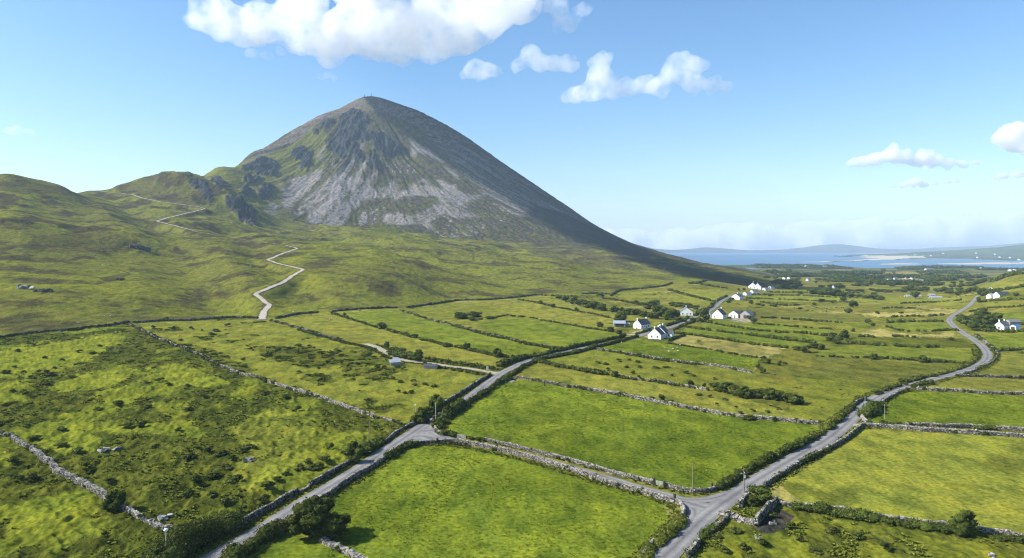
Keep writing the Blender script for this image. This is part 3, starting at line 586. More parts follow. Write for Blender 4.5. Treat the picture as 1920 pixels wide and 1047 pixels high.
def m_road():
    k = N('worn_asphalt'); b = k.bsdf(.85, .3); g = k.n('NewGeometry'); u = k.n('Attribute', attribute_name='tint')
    n1_ = k.n('TexNoise', i_Scale=1.2, i_Detail=8.0, i_Roughness=.7); k.l(g, 'Position', n1_, 'Vector')
    n2_ = k.n('TexNoise', i_Scale=.12, i_Detail=5.0, i_Roughness=.6); k.l(g, 'Position', n2_, 'Vector')
    # tint = 0 at the edges, 1 on the crown: two paler wheel tracks, darker crown, gritty edge
    rp = ramp(k.n('ValToRGB'), [(0, (.20, .19, .13)), (.10, (.155, .148, .135)), (.28, (.165, .159, .154)), (.50, (.215, .207, .198)), (.70, (.19, .183, .176)), (1, (.115, .111, .107))]); k.l(u, 'Fac', rp, 'Fac')
    r1 = ramp(k.n('ValToRGB'), [(.3, (.82, .82, .82)), (.7, (1.15, 1.15, 1.15))]); k.l(n1_, 'Fac', r1, 'Fac')
    r2 = ramp(k.n('ValToRGB'), [(.35, (.78, .78, .8)), (.6, (1.12, 1.12, 1.1))]); k.l(n2_, 'Fac', r2, 'Fac')
    m1 = k.n('MixRGB', blend_type='MULTIPLY', i_Fac=1.0); k.l(rp, 0, m1, 1); k.l(r1, 0, m1, 2)
    m2 = k.n('MixRGB', blend_type='MULTIPLY', i_Fac=1.0); k.l(m1, 0, m2, 1); k.l(r2, 0, m2, 2); k.l(m2, 0, b, 'Base Color')
    bp = k.n('Bump', i_Strength=.3, i_Distance=.03); k.l(n1_, 'Fac', bp, 'Height'); k.l(bp, 0, b, 'Normal')
    return k.m

def m_sea():
    k = N('sea_water'); b = k.bsdf(.32, .45); g = k.n('NewGeometry')
    mp = k.n('Mapping'); mp.inputs['Scale'].default_value = (.0006, .0016, 1); k.l(g, 'Position', mp, 'Vector')
    n0 = k.n('TexNoise', i_Scale=1.0, i_Detail=4.0); k.l(mp, 0, n0, 'Vector')
    rp = ramp(k.n('ValToRGB'), [(.35, (.007, .060, .135)), (.65, (.018, .085, .155))]); k.l(n0, 'Fac', rp, 'Fac'); k.l(rp, 0, b, 'Base Color')
    n1_ = k.n('TexNoise', i_Scale=.05, i_Detail=4.0); k.l(g, 'Position', n1_, 'Vector')
    bp = k.n('Bump', i_Strength=.25, i_Distance=4.0); k.l(n1_, 'Fac', bp, 'Height'); k.l(bp, 0, b, 'Normal')
    return k.m

M = {}
M['ground'] = m_ground(); M['road'] = m_road(); M['sea'] = m_sea()
M['stone'] = tinted('wall_stone', (.048, .044, .036), (.18, .165, .14), (.38, .355, .31), scale=.5, bump=.5)
M['stone_core'] = simple('wall_hearting', (.06, .058, .05), var=.4)
M['leaf'] = tinted('hawthorn_leaves', (.030, .044, .009), (.070, .090, .017), (.130, .145, .038), scale=.3)
M['gorse'] = tinted('bramble_leaves', (.026, .036, .009), (.062, .078, .016), (.115, .120, .036), scale=.25)
M['grassy'] = tinted('bank_grass', (.045, .058, .010), (.110, .125, .018), (.20, .20, .045), scale=.3)
M['rush'] = tinted('rush_tussocks', (.060, .080, .010), (.115, .135, .018), (.20, .21, .035), scale=.15)
M['bark'] = simple('bark', (.075, .062, .05), var=.4, scale=2.0)
M['path'] = simple('pale_gravel', (.37, .325, .265), var=.35, scale=.8, bump=.4, dirt=(.26, .23, .17), dscale=.12)
M['track'] = simple('farm_gravel', (.30, .27, .205), var=.3, scale=.9, bump=.3, dirt=(.19, .19, .08), dscale=.22)
M['white'] = simple('whitewash', (.78, .78, .76), var=.05, scale=.6, dirt=(.66, .66, .62), dscale=.5)
M['pebble'] = simple('grey_white_pebbledash', (.40, .40, .39), var=.1)
M['turf'] = tinted('grazed_turf', (.085, .125, .006), (.118, .155, .009), (.165, .185, .016), scale=.2)
M['slate'] = simple('roof_slate', (.060, .066, .078), var=.3, scale=1.5, bump=.3, rough=.6)
M['slate_grey'] = simple('weathered_slate', (.135, .14, .15), var=.25, scale=1.5, bump=.3, rough=.7)
M['tin'] = simple('galvanised_sheet', (.36, .40, .45), var=.15, scale=1.0, rough=.45, metal=.3)
M['tinlight'] = simple('pale_sheet_roof', (.34, .36, .39), var=.12, scale=1.0, rough=.5, metal=.1)
M['tinblue'] = simple('blue_painted_sheet', (.06, .16, .36), var=.2, scale=1.0, rough=.5)
M['concrete'] = simple('grey_render', (.30, .29, .27), var=.2, scale=.8, dirt=(.2, .19, .17))
M['glass'] = simple('window_glass', (.03, .045, .06), rough=.12, spec=.6, var=.2)
M['frame'] = simple('painted_frame', (.70, .70, .70), var=.05)
M['door'] = simple('painted_door', (.05, .08, .12), var=.1)
M['pole'] = simple('creosoted_timber', (.19, .16, .125), var=.25, scale=1.5)
M['polegrey'] = simple('galvanised_steel', (.42, .42, .42), var=.1, rough=.5, metal=.2)
M['dark'] = simple('dark_metal', (.05, .05, .05), var=.2)
M['wool'] = simple('sheep_wool', (.50, .43, .38), var=.12, scale=4)
M['face'] = simple('sheep_face', (.10, .085, .075), var=.2)
M['rock'] = tinted('outcrop_rock', (.05, .05, .052), (.17, .165, .16), (.32, .31, .30), scale=.2, bump=.8)
M['lamp'] = simple('lamp_bowl', (.75, .75, .75), rough=.3, var=.05)
def m_farhill():
    k = N('far_hill_cover'); b = k.bsdf(.95, .05); g = k.n('NewGeometry')
    n = k.n('TexNoise', i_Scale=.0012, i_Detail=6.0); k.l(g, 'Position', n, 'Vector')
    rp = ramp(k.n('ValToRGB'), [(.35, (.045, .055, .035)), (.65, (.085, .085, .05))]); k.l(n, 'Fac', rp, 'Fac'); k.l(rp, 0, b, 'Base Color'); return k.m
M['farhill'] = m_farhill()

# ------------------------------------------------------------------ the setting
def setting(o, kind='structure'): o['kind'] = kind; return o
gobj = bpy.data.objects.new('ground', ground_mesh()); COL.objects.link(gobj); gobj.data.materials.append(M['ground']); setting(gobj)

def ribbon(pl, w, lift, name, mat, edge=.0, seed=1, across=7, parent=None, mb=None):
    """a strip of width w (number or one per point) laid on the ground along pl"""
    pl = np.asarray(pl); w = np.broadcast_to(np.asarray(w, float), (len(pl),))
    t = np.gradient(pl, axis=0); t /= np.linalg.norm(t, axis=1)[:, None] + 1e-9; nrm = np.stack([-t[:, 1], t[:, 0]], 1)
    s = np.linspace(-1, 1, across)
    wig = edge * np.stack([fbm(pl[:, 0] / 2.5, pl[:, 1] / 2.5, seed, 2), fbm(pl[:, 0] / 2.5 + 50, pl[:, 1] / 2.5, seed, 2)], 1)
    off = s[None, :] * w[:, None] / 2; off[:, 0] -= np.abs(wig[:, 0]); off[:, -1] += np.abs(wig[:, 1])
    P = pl[:, None, :] + nrm[:, None, :] * off[:, :, None]
    z = G.sample(P[..., 0], P[..., 1]); zc = z[:, across // 2][:, None]
    z = np.maximum(z, zc * .5 + z * .5) + lift + .00022 * P[..., 1]
    z[:, 0] -= .05; z[:, -1] -= .05
    vv = np.concatenate([P, z[..., None]], -1).reshape(-1, 3)
    i = np.arange(len(pl) - 1)[:, None] * across + np.arange(across - 1)[None, :]
    f = np.stack([i, i + 1, i + across + 1, i + across], -1).reshape(-1, 4)
    tint = np.broadcast_to(1 - np.abs(s), (len(pl), across)).ravel()
    own = mb or MB(); own.add(vv, f, tint)
    if mb is None: return setting(own.build(name, mat, smooth=True))
rb = ribbon(pl_r1, np.interp(pl_r1[:, 1], [200, 400, 900], [4.9, 4.4, 4.2]), .10, 'road', M['road'], .18, 1)
ribbon(pl_r3, np.interp(pl_r3[:, 1], [200, 450, 800], [5.0, 4.4, 4.0]), .10, 'road', M['road'], .15, 2)
mbj = MB()
ribbon(pl_r2, 3.1, .085, '', None, .2, 3, mb=mbj)
ribbon(J1a, 3.6, .092, '', None, .1, 4, mb=mbj); ribbon(J1b, 3.6, .080, '', None, .1, 5, mb=mbj); ribbon(J1c, 7.5, .088, '', None, .0, 5, mb=mbj); ribbon(catmull(np.array([G.pick(*p)[:2] for p in [(782, 810), (798, 809), (812, 808)]]), 1.0), 6.5, .096, '', None, 0, 5, mb=mbj)
ribbon(J2a, 3.4, .092, '', None, .1, 6, mb=mbj); ribbon(J2b, 3.4, .080, '', None, .1, 7, mb=mbj); ribbon(J2c, 6.0, .088, '', None, 0, 5, mb=mbj)
setting(mbj.build('road', M['road'], smooth=True))
mbt = MB()
ribbon(pl_tr, np.interp(np.arange(len(pl_tr)), [0, 10, len(pl_tr) * .55, len(pl_tr)], [3.2, 3.0, 3.4, 4.0]), .07, '', None, .6, 8, mb=mbt); ribbon(J4, 3.0, .08, '', None, .3, 9, mb=mbt); ribbon(J3, 3.2, .08, '', None, .3, 9, mb=mbt)
ribbon(J5, 5, .075, '', None, .3, 9, mb=mbt); ribbon(J6, 4, .075, '', None, .3, 9, mb=mbt)
setting(mbt.build('track', M['track'], smooth=True))
# the zigzag footpath: straight legs, sharp turns
pp = []
for a, b in zip(pl_path[:-1], pl_path[1:]):
    n = max(2, int(np.linalg.norm(b - a) / 3)); pp += [a + (b - a) * i / n for i in range(n)]
pp = np.array(pp + [pl_path[-1]]); 
for _ in range(3): pp[1:-1] = (pp[:-2] + pp[1:-1] * 2 + pp[2:]) / 4
pp += np.stack([.9 * pn(pp[:, 0] / 14, pp[:, 1] / 14, 5), .9 * pn(pp[:, 0] / 14, pp[:, 1] / 14, 6)], 1)
da_, db_ = pl_path[14][1], pl_path[17][1]
wpath = np.interp(pp[:, 1], [560, 640, da_ - 60, da_, db_, db_ + 40, 1900], [7.0, 4.6, 4.0, 1.6, 1.6, 3.8, 2.6]) * (.85 + .3 * np.abs(pn(pp[:, 0] / 9, pp[:, 1] / 9, 7)))
mbp = MB(); brk = (pp[:, 1] > da_) & (pp[:, 1] < db_) & (pn(pp[:, 0] / 17, pp[:, 1] / 17, 9) > .15); i0_ = 0
for i_ in range(1, len(pp) + 1):
    if i_ == len(pp) or brk[i_] != brk[i0_]:
        if not brk[i0_] and i_ - i0_ > 2: ribbon(pp[i0_:i_], wpath[i0_:i_], .25, '', None, .9, 11, mb=mbp)
        i0_ = i_
setting(mbp.build('footpath', M['path'], smooth=True))

# sea
mb = MB(); xs = np.linspace(-9000, 16000, 60); ys = np.linspace(2600, 17500, 60); A, B = np.meshgrid(xs, ys)
i = np.arange(59)[:, None] * 60 + np.arange(59)[None, :]
mb.add(np.stack([A, B, np.full(A.shape, SEA)], -1), np.stack([i, i + 1, i + 61, i + 60], -1).reshape(-1, 4)); setting(mb.build('sea', M['sea']))
# low hills across the bay, about 14 km away
prof_h = [(700, 440), (1000, 440), (1120, 442), (1170, 449), (1195, 456), (1215, 462), (1260, 466), (1290, 464), (1320, 460.5), (1345, 461), (1390, 465.5), (1440, 466), (1480, 465), (1520, 461), (1548, 456.5), (1572, 454.5), (1592, 455.5), (1615, 461), (1650, 463), (1700, 464), (1760, 462), (1820, 459), (1870, 458), (1925, 452), (2000, 448), (2100, 444), (2300, 450), (2600, 455), (3000, 458)]
pu = np.linspace(700, 3000, 620); top = np.interp(pu, [p[0] for p in prof_h], [p[1] for p in prof_h]); top = np.convolve(np.pad(top, 4, mode='edge'), np.ones(9) / 9, 'valid')
dd = np.linspace(12600, 16200, 40); PU, PD = np.meshgrid(pu, dd); PX = (PU - 960) / F * 14000
crest = H - (top - V0) * 14000 / F + 45
shape = np.sin(np.clip((PD - 12600) / 3000, 0, 1) * math.pi) ** .9 + .0
hz = -44 + (crest[None, :] + 44 - 88) * shape + 12 * fbm(PX / 700, PD / 700, 190, 4) * shape
i = np.arange(39)[:, None] * 620 + np.arange(619)[None, :]
mb = MB(); mb.add(np.stack([PX, PD, hz], -1), np.stack([i, i + 1, i + 621, i + 620], -1).reshape(-1, 4)); setting(mb.build('hills', M['farhill'], smooth=True))

# haze: one box of even thin air around everything
def haze(dens):
    k = N('thin_air'); pv = k.n('VolumePrincipled'); pv.inputs['Color'].default_value = (.60, .78, 1.0, 1); pv.inputs['Density'].default_value = dens; pv.inputs['Anisotropy'].default_value = .0
    k.l(pv, 0, k.out, 'Volume')
    v = [(x, y, z) for x in (-10500, 17500) for y in (-400, 17600) for z in (-48, 790)]
    mb = MB(); mb.add(v, [(0, 1, 3, 2), (4, 6, 7, 5), (0, 4, 5, 1), (2, 3, 7, 6), (0, 2, 6, 4), (1, 5, 7, 3)])
    return setting(mb.build('haze', k.m), 'stuff')
HAZE = 6.0e-5
haze(HAZE)

# ------------------------------------------------------------------ light, sky, camera
ELEV, AZ = math.radians(38), math.radians(-4)      # the sun stands to the left and a little ahead
to_sun = Vector((-math.cos(ELEV) * math.cos(AZ), math.cos(ELEV) * math.sin(AZ), math.sin(ELEV)))
sl = bpy.data.lights.new('sun', 'SUN'); sl.energy = 5.0; sl.angle = math.radians(.5); sl.color = (1, .955, .88)
so = bpy.data.objects.new('sun', sl); COL.objects.link(so); so.rotation_euler = (-to_sun).to_track_quat('-Z', 'Y').to_euler()
w = bpy.data.worlds.new('World'); SC.world = w; w.use_nodes = True; nt = w.node_tree; nt.nodes.clear()
wo = nt.nodes.new('ShaderNodeOutputWorld'); bg = nt.nodes.new('ShaderNodeBackground'); sk = nt.nodes.new('ShaderNodeTexSky')
sk.sky_type = 'NISHITA'; sk.sun_disc = False; sk.sun_elevation = ELEV; sk.sun_rotation = math.atan2(to_sun.x, to_sun.y); sk.altitude = 60; sk.air_density = 1.0; sk.dust_density = .6; sk.ozone_density = 2.2
bg.inputs['Strength'].default_value = .106
hs = nt.nodes.new('ShaderNodeHueSaturation'); hs.inputs['Saturation'].default_value = 1.22; nt.links.new(sk.outputs[0], hs.inputs['Color']); nt.links.new(hs.outputs[0], bg.inputs[0]); nt.links.new(bg.outputs[0], wo.inputs[0])
cd = bpy.data.cameras.new('camera'); cam = bpy.data.objects.new('camera', cd); COL.objects.link(cam)
cam.location = (0, 0, H); cam.rotation_euler = (math.pi / 2, 0, 0); cd.sensor_width = 36; cd.lens = 36 * F / 1920
cd.shift_y = -(523.5 - V0) / 1920.0; cd.clip_start = .5; cd.clip_end = 120000
SC.camera = cam
SC.view_settings.view_transform = 'Standard'; SC.view_settings.look = 'None'; SC.view_settings.exposure = .92; SC.view_settings.gamma = 1
SC.render.resolution_x = 1024; SC.render.resolution_y = 558
cy = SC.cycles; cy.use_denoising = True; cy.denoising_prefilter = 'ACCURATE'; cy.filter_width = 1.1; cy.max_bounces = 12; cy.diffuse_bounces = 2; cy.glossy_bounces = 2; cy.volume_bounces = 10; cy.transparent_max_bounces = 16; cy.caustics_reflective = False; cy.caustics_refractive = False
cy.use_adaptive_sampling = False
# ------------------------------------------------------------------ dry-stone walls, hedges, shrubs
BOXF = np.array([(0, 3, 2, 1), (4, 5, 6, 7), (0, 1, 5, 4), (1, 2, 6, 5), (2, 3, 7, 6), (3, 0, 4, 7)])
BOXV = np.array([(-1, -1, -1), (1, -1, -1), (1, 1, -1), (-1, 1, -1), (-1, -1, 1), (1, -1, 1), (1, 1, 1), (-1, 1, 1)]) * .5
def rand_rot(n, tilt):
    """n random rotations: any heading, leaning by up to tilt"""
    a = rng.uniform(0, 2 * math.pi, n); b = rng.normal(0, tilt, n); c = rng.normal(0, tilt, n)
    ca, sa, cb, sb, cc, s_ = np.cos(a), np.sin(a), np.cos(b), np.sin(b), np.cos(c), np.sin(c)
    Rz = np.zeros((n, 3, 3)); Rz[:, 0, 0] = ca; Rz[:, 0, 1] = -sa; Rz[:, 1, 0] = sa; Rz[:, 1, 1] = ca; Rz[:, 2, 2] = 1
    Rx = np.zeros((n, 3, 3)); Rx[:, 0, 0] = 1; Rx[:, 1, 1] = cb; Rx[:, 1, 2] = -sb; Rx[:, 2, 1] = sb; Rx[:, 2, 2] = cb
    Ry = np.zeros((n, 3, 3)); Ry[:, 1, 1] = 1; Ry[:, 0, 0] = cc; Ry[:, 0, 2] = s_; Ry[:, 2, 0] = -s_; Ry[:, 2, 2] = cc
    return Rz @ Rx @ Ry
def stones(mb, P, size, tilt=.35, mi=0, jit=.16, tint=None, head=None):
    """rough blocks: 8 jittered corners each"""
    n = len(P)
    if n == 0: return
    v = BOXV[None] + rng.uniform(-jit, jit, (n, 8, 3)); v = v * size[:, None, :]
    R = rand_rot(n, tilt)
    if head is not None:      # keep the stones in line with the wall
        a = head + rng.normal(0, .3, n); Z_ = np.zeros((n, 3, 3)); Z_[:, 0, 0] = np.cos(a); Z_[:, 0, 1] = -np.sin(a); Z_[:, 1, 0] = np.sin(a); Z_[:, 1, 1] = np.cos(a); Z_[:, 2, 2] = 1
        b = rng.normal(0, tilt, n); X_ = np.zeros((n, 3, 3)); X_[:, 0, 0] = 1; X_[:, 1, 1] = np.cos(b); X_[:, 1, 2] = -np.sin(b); X_[:, 2, 1] = np.sin(b); X_[:, 2, 2] = np.cos(b); R = Z_ @ X_
    v = np.einsum('nij,nkj->nki', R, v) + P[:, None, :]
    f = BOXF[None] + np.arange(n)[:, None, None] * 8
    t = rng.uniform(0, 1, n) if tint is None else tint
    mb.add(v.reshape(-1, 3), f.reshape(-1, 4), np.repeat(t, 8), mi)

def prism(mb, pl, w, h, sink=.3, taper=.6, mi=0, wig=0.0, tint=.3):
    """a low tapered bank or wall core along a line"""
    t = np.gradient(pl, axis=0); t /= np.linalg.norm(t, axis=1)[:, None] + 1e-9; nr = np.stack([-t[:, 1], t[:, 0]], 1)
    hh = np.broadcast_to(np.asarray(h, float), (len(pl),)) * (1 + wig * fbm(pl[:, 0] / 3, pl[:, 1] / 3, 9, 2))
    z = G.sample(pl[:, 0], pl[:, 1]); rowsv = []
    for s, k in ((-.5, 0), (-.5 * taper, 1), (.5 * taper, 1), (.5, 0)):
        q = pl + nr * (s * w); rowsv.append(np.stack([q[:, 0], q[:, 1], z - sink + k * (hh + sink)], 1))
    v = np.stack(rowsv, 1); n = len(pl); i = np.arange(n - 1)[:, None] * 4 + np.arange(3)[None]
    mb.add(v.reshape(-1, 3), np.stack([i, i + 4, i + 5, i + 1], -1).reshape(-1, 4), tint, mi)
    mb.add(v[0], [(0, 1, 2, 3)], tint, mi); mb.add(v[-1], [(3, 2, 1, 0)], tint, mi)

def stone_wall(px, label, h=1.35, w=.8, ivy=.10, group=None, s_=1.0, ruin=0.0, name='stone_wall', fld=None, bright=0.0):
    pl = line(px, 1.2) if len(px) and not isinstance(px, np.ndarray) else px
    dist = max(60, pl[:, 1].mean()); st = max(.36, dist * .0019) * s_     # stone length
    L = np.linalg.norm(np.diff(pl, axis=0), axis=1).sum()
    w *= .74; h *= .80
    if dist > 300: bright -= .16; h *= .9
    if dist > 480: bright -= .12
    mb = MB(); hv = h * (1 + .22 * fbm(pl[:, 0] / 7, pl[:, 1] / 7, 33, 3)) * (1 - ruin * np.clip(.5 + 1.5 * fbm(pl[:, 0] / 9, pl[:, 1] / 9, 34, 2), 0, .8))
    prism(mb, pl, w * .82, hv - .25, mi=1, taper=.75)
    rowh = st * .62; nrow = max(2, int(round(h / rowh))); rowh = h / nrow
    t = np.gradient(pl, axis=0); t /= np.linalg.norm(t, axis=1)[:, None]; nr = np.stack([-t[:, 1], t[:, 0]], 1)
    cum = np.concatenate([[0], np.cumsum(np.linalg.norm(np.diff(pl, axis=0), axis=1))])
    for k in range(nrow):
        for side in (-1, 1):
            n = int(L / (st * .92)) + 1
            s = (np.arange(n) + rng.uniform(0, 1)) * st * .92 + rng.normal(0, st * .12, n); s = np.clip(s, 0, L)
            q = np.stack([np.interp(s, cum, pl[:, j]) for j in (0, 1)], 1); nn = np.stack([np.interp(s, cum, nr[:, j]) for j in (0, 1)], 1)
            hh = np.interp(s, cum, hv); zr = (k + .5) * rowh
            keep = zr < hh + .05
            off = side * (w * .5 - .12 * w * (k / nrow) - st * .18) + rng.normal(0, .04, n)
            P = np.concatenate([q + nn * off[:, None], (G.sample(q[:, 0], q[:, 1]) + zr + rng.normal(0, .03, n))[:, None]], 1)[keep]
            m = len(P); hd = np.arctan2(-nn[:, 0], nn[:, 1])[keep]
            sz = np.stack([st * rng.uniform(.7, 1.25, m), np.full(m, w * .42) * rng.uniform(.8, 1.2, m), rowh * rng.uniform(.85, 1.35, m)], 1)
            stones(mb, P, sz, .18, 0, tint=np.clip(rng.normal(.48 + bright, .24, m), 0, 1), head=hd)
    # coping stones, some on edge
    n = int(L / (st * .8)) + 1; s = np.clip(np.arange(n) * st * .8 + rng.normal(0, st * .1, n), 0, L)
    q = np.stack([np.interp(s, cum, pl[:, j]) for j in (0, 1)], 1); nn = np.stack([np.interp(s, cum, nr[:, j]) for j in (0, 1)], 1); hh = np.interp(s, cum, hv)
    P = np.concatenate([q + nn * rng.normal(0, .06, (n, 1)), (G.sample(q[:, 0], q[:, 1]) + hh + rng.normal(0, .05, n))[:, None]], 1)
    sz = np.stack([st * rng.uniform(.5, 1.0, n), w * rng.uniform(.55, .95, n), rowh * rng.uniform(.7, 1.5, n)], 1)
    stones(mb, P, sz, .3, 0, tint=np.clip(rng.normal(.68 + bright, .2, n), 0, 1), head=np.arctan2(-nn[:, 0], nn[:, 1]))
    # a few tumbled stones at the foot
    n = int(L / 3.5); s = rng.uniform(0, L, n); q = np.stack([np.interp(s, cum, pl[:, j]) for j in (0, 1)], 1); nn = np.stack([np.interp(s, cum, nr[:, j]) for j in (0, 1)], 1)
    q = q + nn * (rng.choice([-1, 1], n) * rng.uniform(w * .6, w * 1.3, n))[:, None]
    stones(mb, np.concatenate([q, (G.sample(q[:, 0], q[:, 1]) + .05)[:, None]], 1), np.full((n, 3), st * .7) * rng.uniform(.5, 1.1, (n, 3)), .5, 0)
    o = mb.build(name, [M['stone'], M['stone_core']])
    nz = fbm(pl[:, 0] / 6, pl[:, 1] / 6, 300 + int(abs(pl[0, 0])), 3); kk_ = nz > ivy
    if kk_.sum() > 2:
        q = pl[kk_]; q = np.repeat(q, 2, 0) + rng.normal(0, w * .45, (2 * len(q), 2)); rr_ = rng.uniform(.35, .75, len(q)) * np.clip(dist / 220, .9, 2.0)
        ib = MB(); leaf_blobs(ib, np.concatenate([q, (G.sample(q[:, 0], q[:, 1]) + rng.uniform(.1, .95, len(q)) * h)[:, None]], 1), np.stack([rr_, rr_, rr_ * .7], 1), max(.14, dist * .001), 22, 0); ib.build('ivy', M['gorse'], o)
    tag(o, label, 'wall', group, 'thing'); return o

# icosphere for foliage cores
import bmesh
def ico(sub):
    b = bmesh.new(); bmesh.ops.create_icosphere(b, subdivisions=sub, radius=1.0)
    v = np.array([x.co[:] for x in b.verts]); f = np.array([[q.index for q in x.verts] for x in b.faces]); b.free(); return v, f
ICO1, ICO2 = ico(1), ico(2)
def leaf_blobs(mb, Cc, Rr, leaf, per, lod=1, tlo=0.0, thi=1.0, core=.80, drop=True):
    """foliage: for each blob an uneven core and many small leaf clumps over its surface. Cc n x 3 centres, Rr n x 3 radii"""
    n = len(Cc)
    if n == 0: return
    iv, jf = ICO2 if lod else ICO1
    amp = 1 + .20 * rng.uniform(-1, 1, (n, len(iv)))
    v = iv[None] * amp[..., None] * Rr[:, None, :] * core + Cc[:, None, :]
    f = jf[None] + (np.arange(n) * len(iv))[:, None, None]
    # triangles as degenerate-free polygons of 3
    mb.add(v.reshape(-1, 3), f.reshape(-1, 3), np.repeat(rng.uniform(tlo, tlo + (thi - tlo) * .5, n), len(iv)))
    if per <= 0: return
    m = n * per
    d = rng.normal(0, 1, (m, 3)); d[:, 2] = np.abs(d[:, 2]) * np.where(rng.uniform(0, 1, m) < .82, 1, -1); d /= np.linalg.norm(d, axis=1)[:, None]
    ci = np.repeat(np.arange(n), per)
    p = Cc[ci] + d * Rr[ci] * rng.uniform(.80, 1.16, m)[:, None]
    nn = d + rng.normal(0, .55, (m, 3)); nn /= np.linalg.norm(nn, axis=1)[:, None]
    a = np.cross(nn, rng.normal(0, 1, (m, 3))); a /= np.linalg.norm(a, axis=1)[:, None] + 1e-9; b = np.cross(nn, a)
    s = leaf * rng.uniform(.6, 1.5, m)[:, None]; r1, r2, r3, r4 = [rng.uniform(.55, 1.25, (m, 1)) for _ in range(4)]
    q = np.stack([p + a * s * r1, p + b * s * r2 * .8, p - a * s * r3, p - b * s * r4 * .8], 1)
    tt = np.clip(np.repeat(rng.uniform(tlo, thi, n), per) * .5 + rng.uniform(tlo, thi, m) * .5, 0, 1)
    mb.add(q.reshape(-1, 3), np.arange(m * 4).reshape(-1, 4), np.repeat(tt, 4))

def hedge(px, label, h=1.6, w=1.8, mat='gorse', dens=1.0, group=None, gap=.12, cat='hedge', name='hedge', step=None, var=.45, tl=(0, 1)):
    """a run of bushy growth along a line: uneven heights, gaps, spikes"""
    pl = line(px, 1.0); dist = max(60, pl[:, 1].mean())
    if dist > 300:
        e0 = pl[0] - pl[1]; e1 = pl[-1] - pl[-2]; pl = np.vstack([pl[0] + e0 / np.linalg.norm(e0) * 3, pl, pl[-1] + e1 / np.linalg.norm(e1) * 3]); gap = gap * .5
    if dist > 420 and h < 3: h *= .8; w *= .72
    sp = (step or max(.75, dist * .0022)) / dens; L = np.linalg.norm(np.diff(pl, axis=0), axis=1).sum()
    cum = np.concatenate([[0], np.cumsum(np.linalg.norm(np.diff(pl, axis=0), axis=1))]); n = max(4, int(L / sp))
    s = np.sort(rng.uniform(0, L, n)); q = np.stack([np.interp(s, cum, pl[:, j]) for j in (0, 1)], 1)
    nz = fbm(q[:, 0] / 9, q[:, 1] / 9, 200 + len(px), 3); keep = nz > -.62 + gap * 2.2 - .25
    q = q[keep]; nz = nz[keep]; n = len(q)
    if n < 2: q = pl[::3]; nz = np.zeros(len(q)); n = len(q)
    q = q + rng.normal(0, w * .16, (n, 2))
    hh = h * (1 + var * np.clip(nz, -.8, 1.2)) * rng.uniform(.75, 1.2, n); ww = w * rng.uniform(.7, 1.15, n) * (1 + .3 * nz)
    Rr = np.stack([np.maximum(ww, sp * 1.1) * .62, np.maximum(ww, sp * 1.1) * .62, hh * .56], 1)
    Cc = np.concatenate([q, (G.sample(q[:, 0], q[:, 1]) + hh * .42)[:, None]], 1)
    leaf = max(.16, dist * .0012); per = int(np.clip(.9 * w * h / (leaf * leaf), 14, 650))
    mb = MB(); leaf_blobs(mb, Cc, Rr, leaf, per, 1 if dist < 260 else 0, *tl)
    o = mb.build(name, M[mat]); tag(o, label, cat, group); return o
# ------------------------------------------------------------------ the walls (each one a thing)
stone_wall([(-50, 640), (0, 634), (60, 626), (130, 620), (190, 613), (240, 606)], 'long moor wall running from the frame edge to the corner above the bracken field', 1.7, .9)
stone_wall([(250, 606), (300, 603), (360, 602), (430, 597), (482, 598)], 'moor wall above the pale pasture, ending at the foot of the zigzag path', 1.9, .9)
stone_wall([(518, 598), (560, 590), (597, 587)], 'short moor wall just past the foot of the zigzag path', 1.9, .9)
stone_wall([(623, 585), (655, 582), (707, 579), (745, 578)], 'moor wall above the yellow and bright green strip fields', 1.9, .9)
stone_wall([(764, 578), (790, 574), (812, 571), (840, 567), (865, 564), (917, 563), (971, 558), (1005, 554), (1024, 555)], 'moor wall bending uphill above the scrubby knoll', 1.9, .9)
stone_wall([(1144, 556), (1162, 546), (1190, 543), (1215, 541), (1244, 537), (1261, 531)], 'far hill wall climbing in a bend above the tree line', 2.2, 1.0)
stone_wall([(1292, 533), (1313, 530), (1326, 526)], 'last short hill wall near the cloud-shadowed slope', 2.2, 1.0)
stone_wall([(1091, 552), (1123, 551), (1140, 552)], 'short hill wall behind the dark tree row', 2.0, 1.0)
stone_wall([(241, 609), (268, 622), (294, 636), (330, 650), (370, 665), (401, 685), (450, 703), (513, 720)], 'pale wall dividing bracken field from pasture, upper half', 1.3, .95, bright=.08)
stone_wall([(516, 721), (571, 738), (600, 747), (652, 766), (684, 777), (701, 784)], 'pale wall dividing bracken field from pasture, lower half', 1.35, .95, bright=.08)
stone_wall([(707, 785), (734, 790), (751, 797)], 'low broken wall end close to the round roadside bushes', .95, .8, ruin=.4)
stone_wall([(-30, 800), (0, 815), (27, 825), (52, 839)], 'pale tumbled wall piece at the picture corner of the bracken', 1.1, 1.2, ruin=.3, bright=.14)
stone_wall([(60, 843), (75, 855), (95, 870), (111, 888), (147, 907), (179, 922), (206, 946)], 'wide pale wall of leaning stones above the lone thorn tree', 1.35, 1.5, bright=.14)
stone_wall([(225, 952), (256, 968), (284, 981), (305, 993), (336, 1008)], 'crumbling pale wall between the lone thorn tree and street lamp', 1.1, 1.3, ruin=.4, bright=.14)
stone_wall([(418, 1003), (447, 991), (479, 970), (510, 953), (536, 937), (556, 925)], 'dark roadside wall nearest the big bramble bank', 1.6, .8, bright=-.05)
stone_wall([(560, 924), (573, 920), (581, 911)], 'collapsed low gap between two roadside walls', .7, .8, ruin=.3)
stone_wall([(583, 911), (605, 900), (630, 885), (657, 869)], 'dark roadside wall ending at the round green tree', 1.6, .8, bright=-.05)
stone_wall([(722, 832), (735, 820), (743, 814), (753, 808), (779, 795)], 'low stone wall beside the junction mouth', 1.3, .8, ruin=.15)
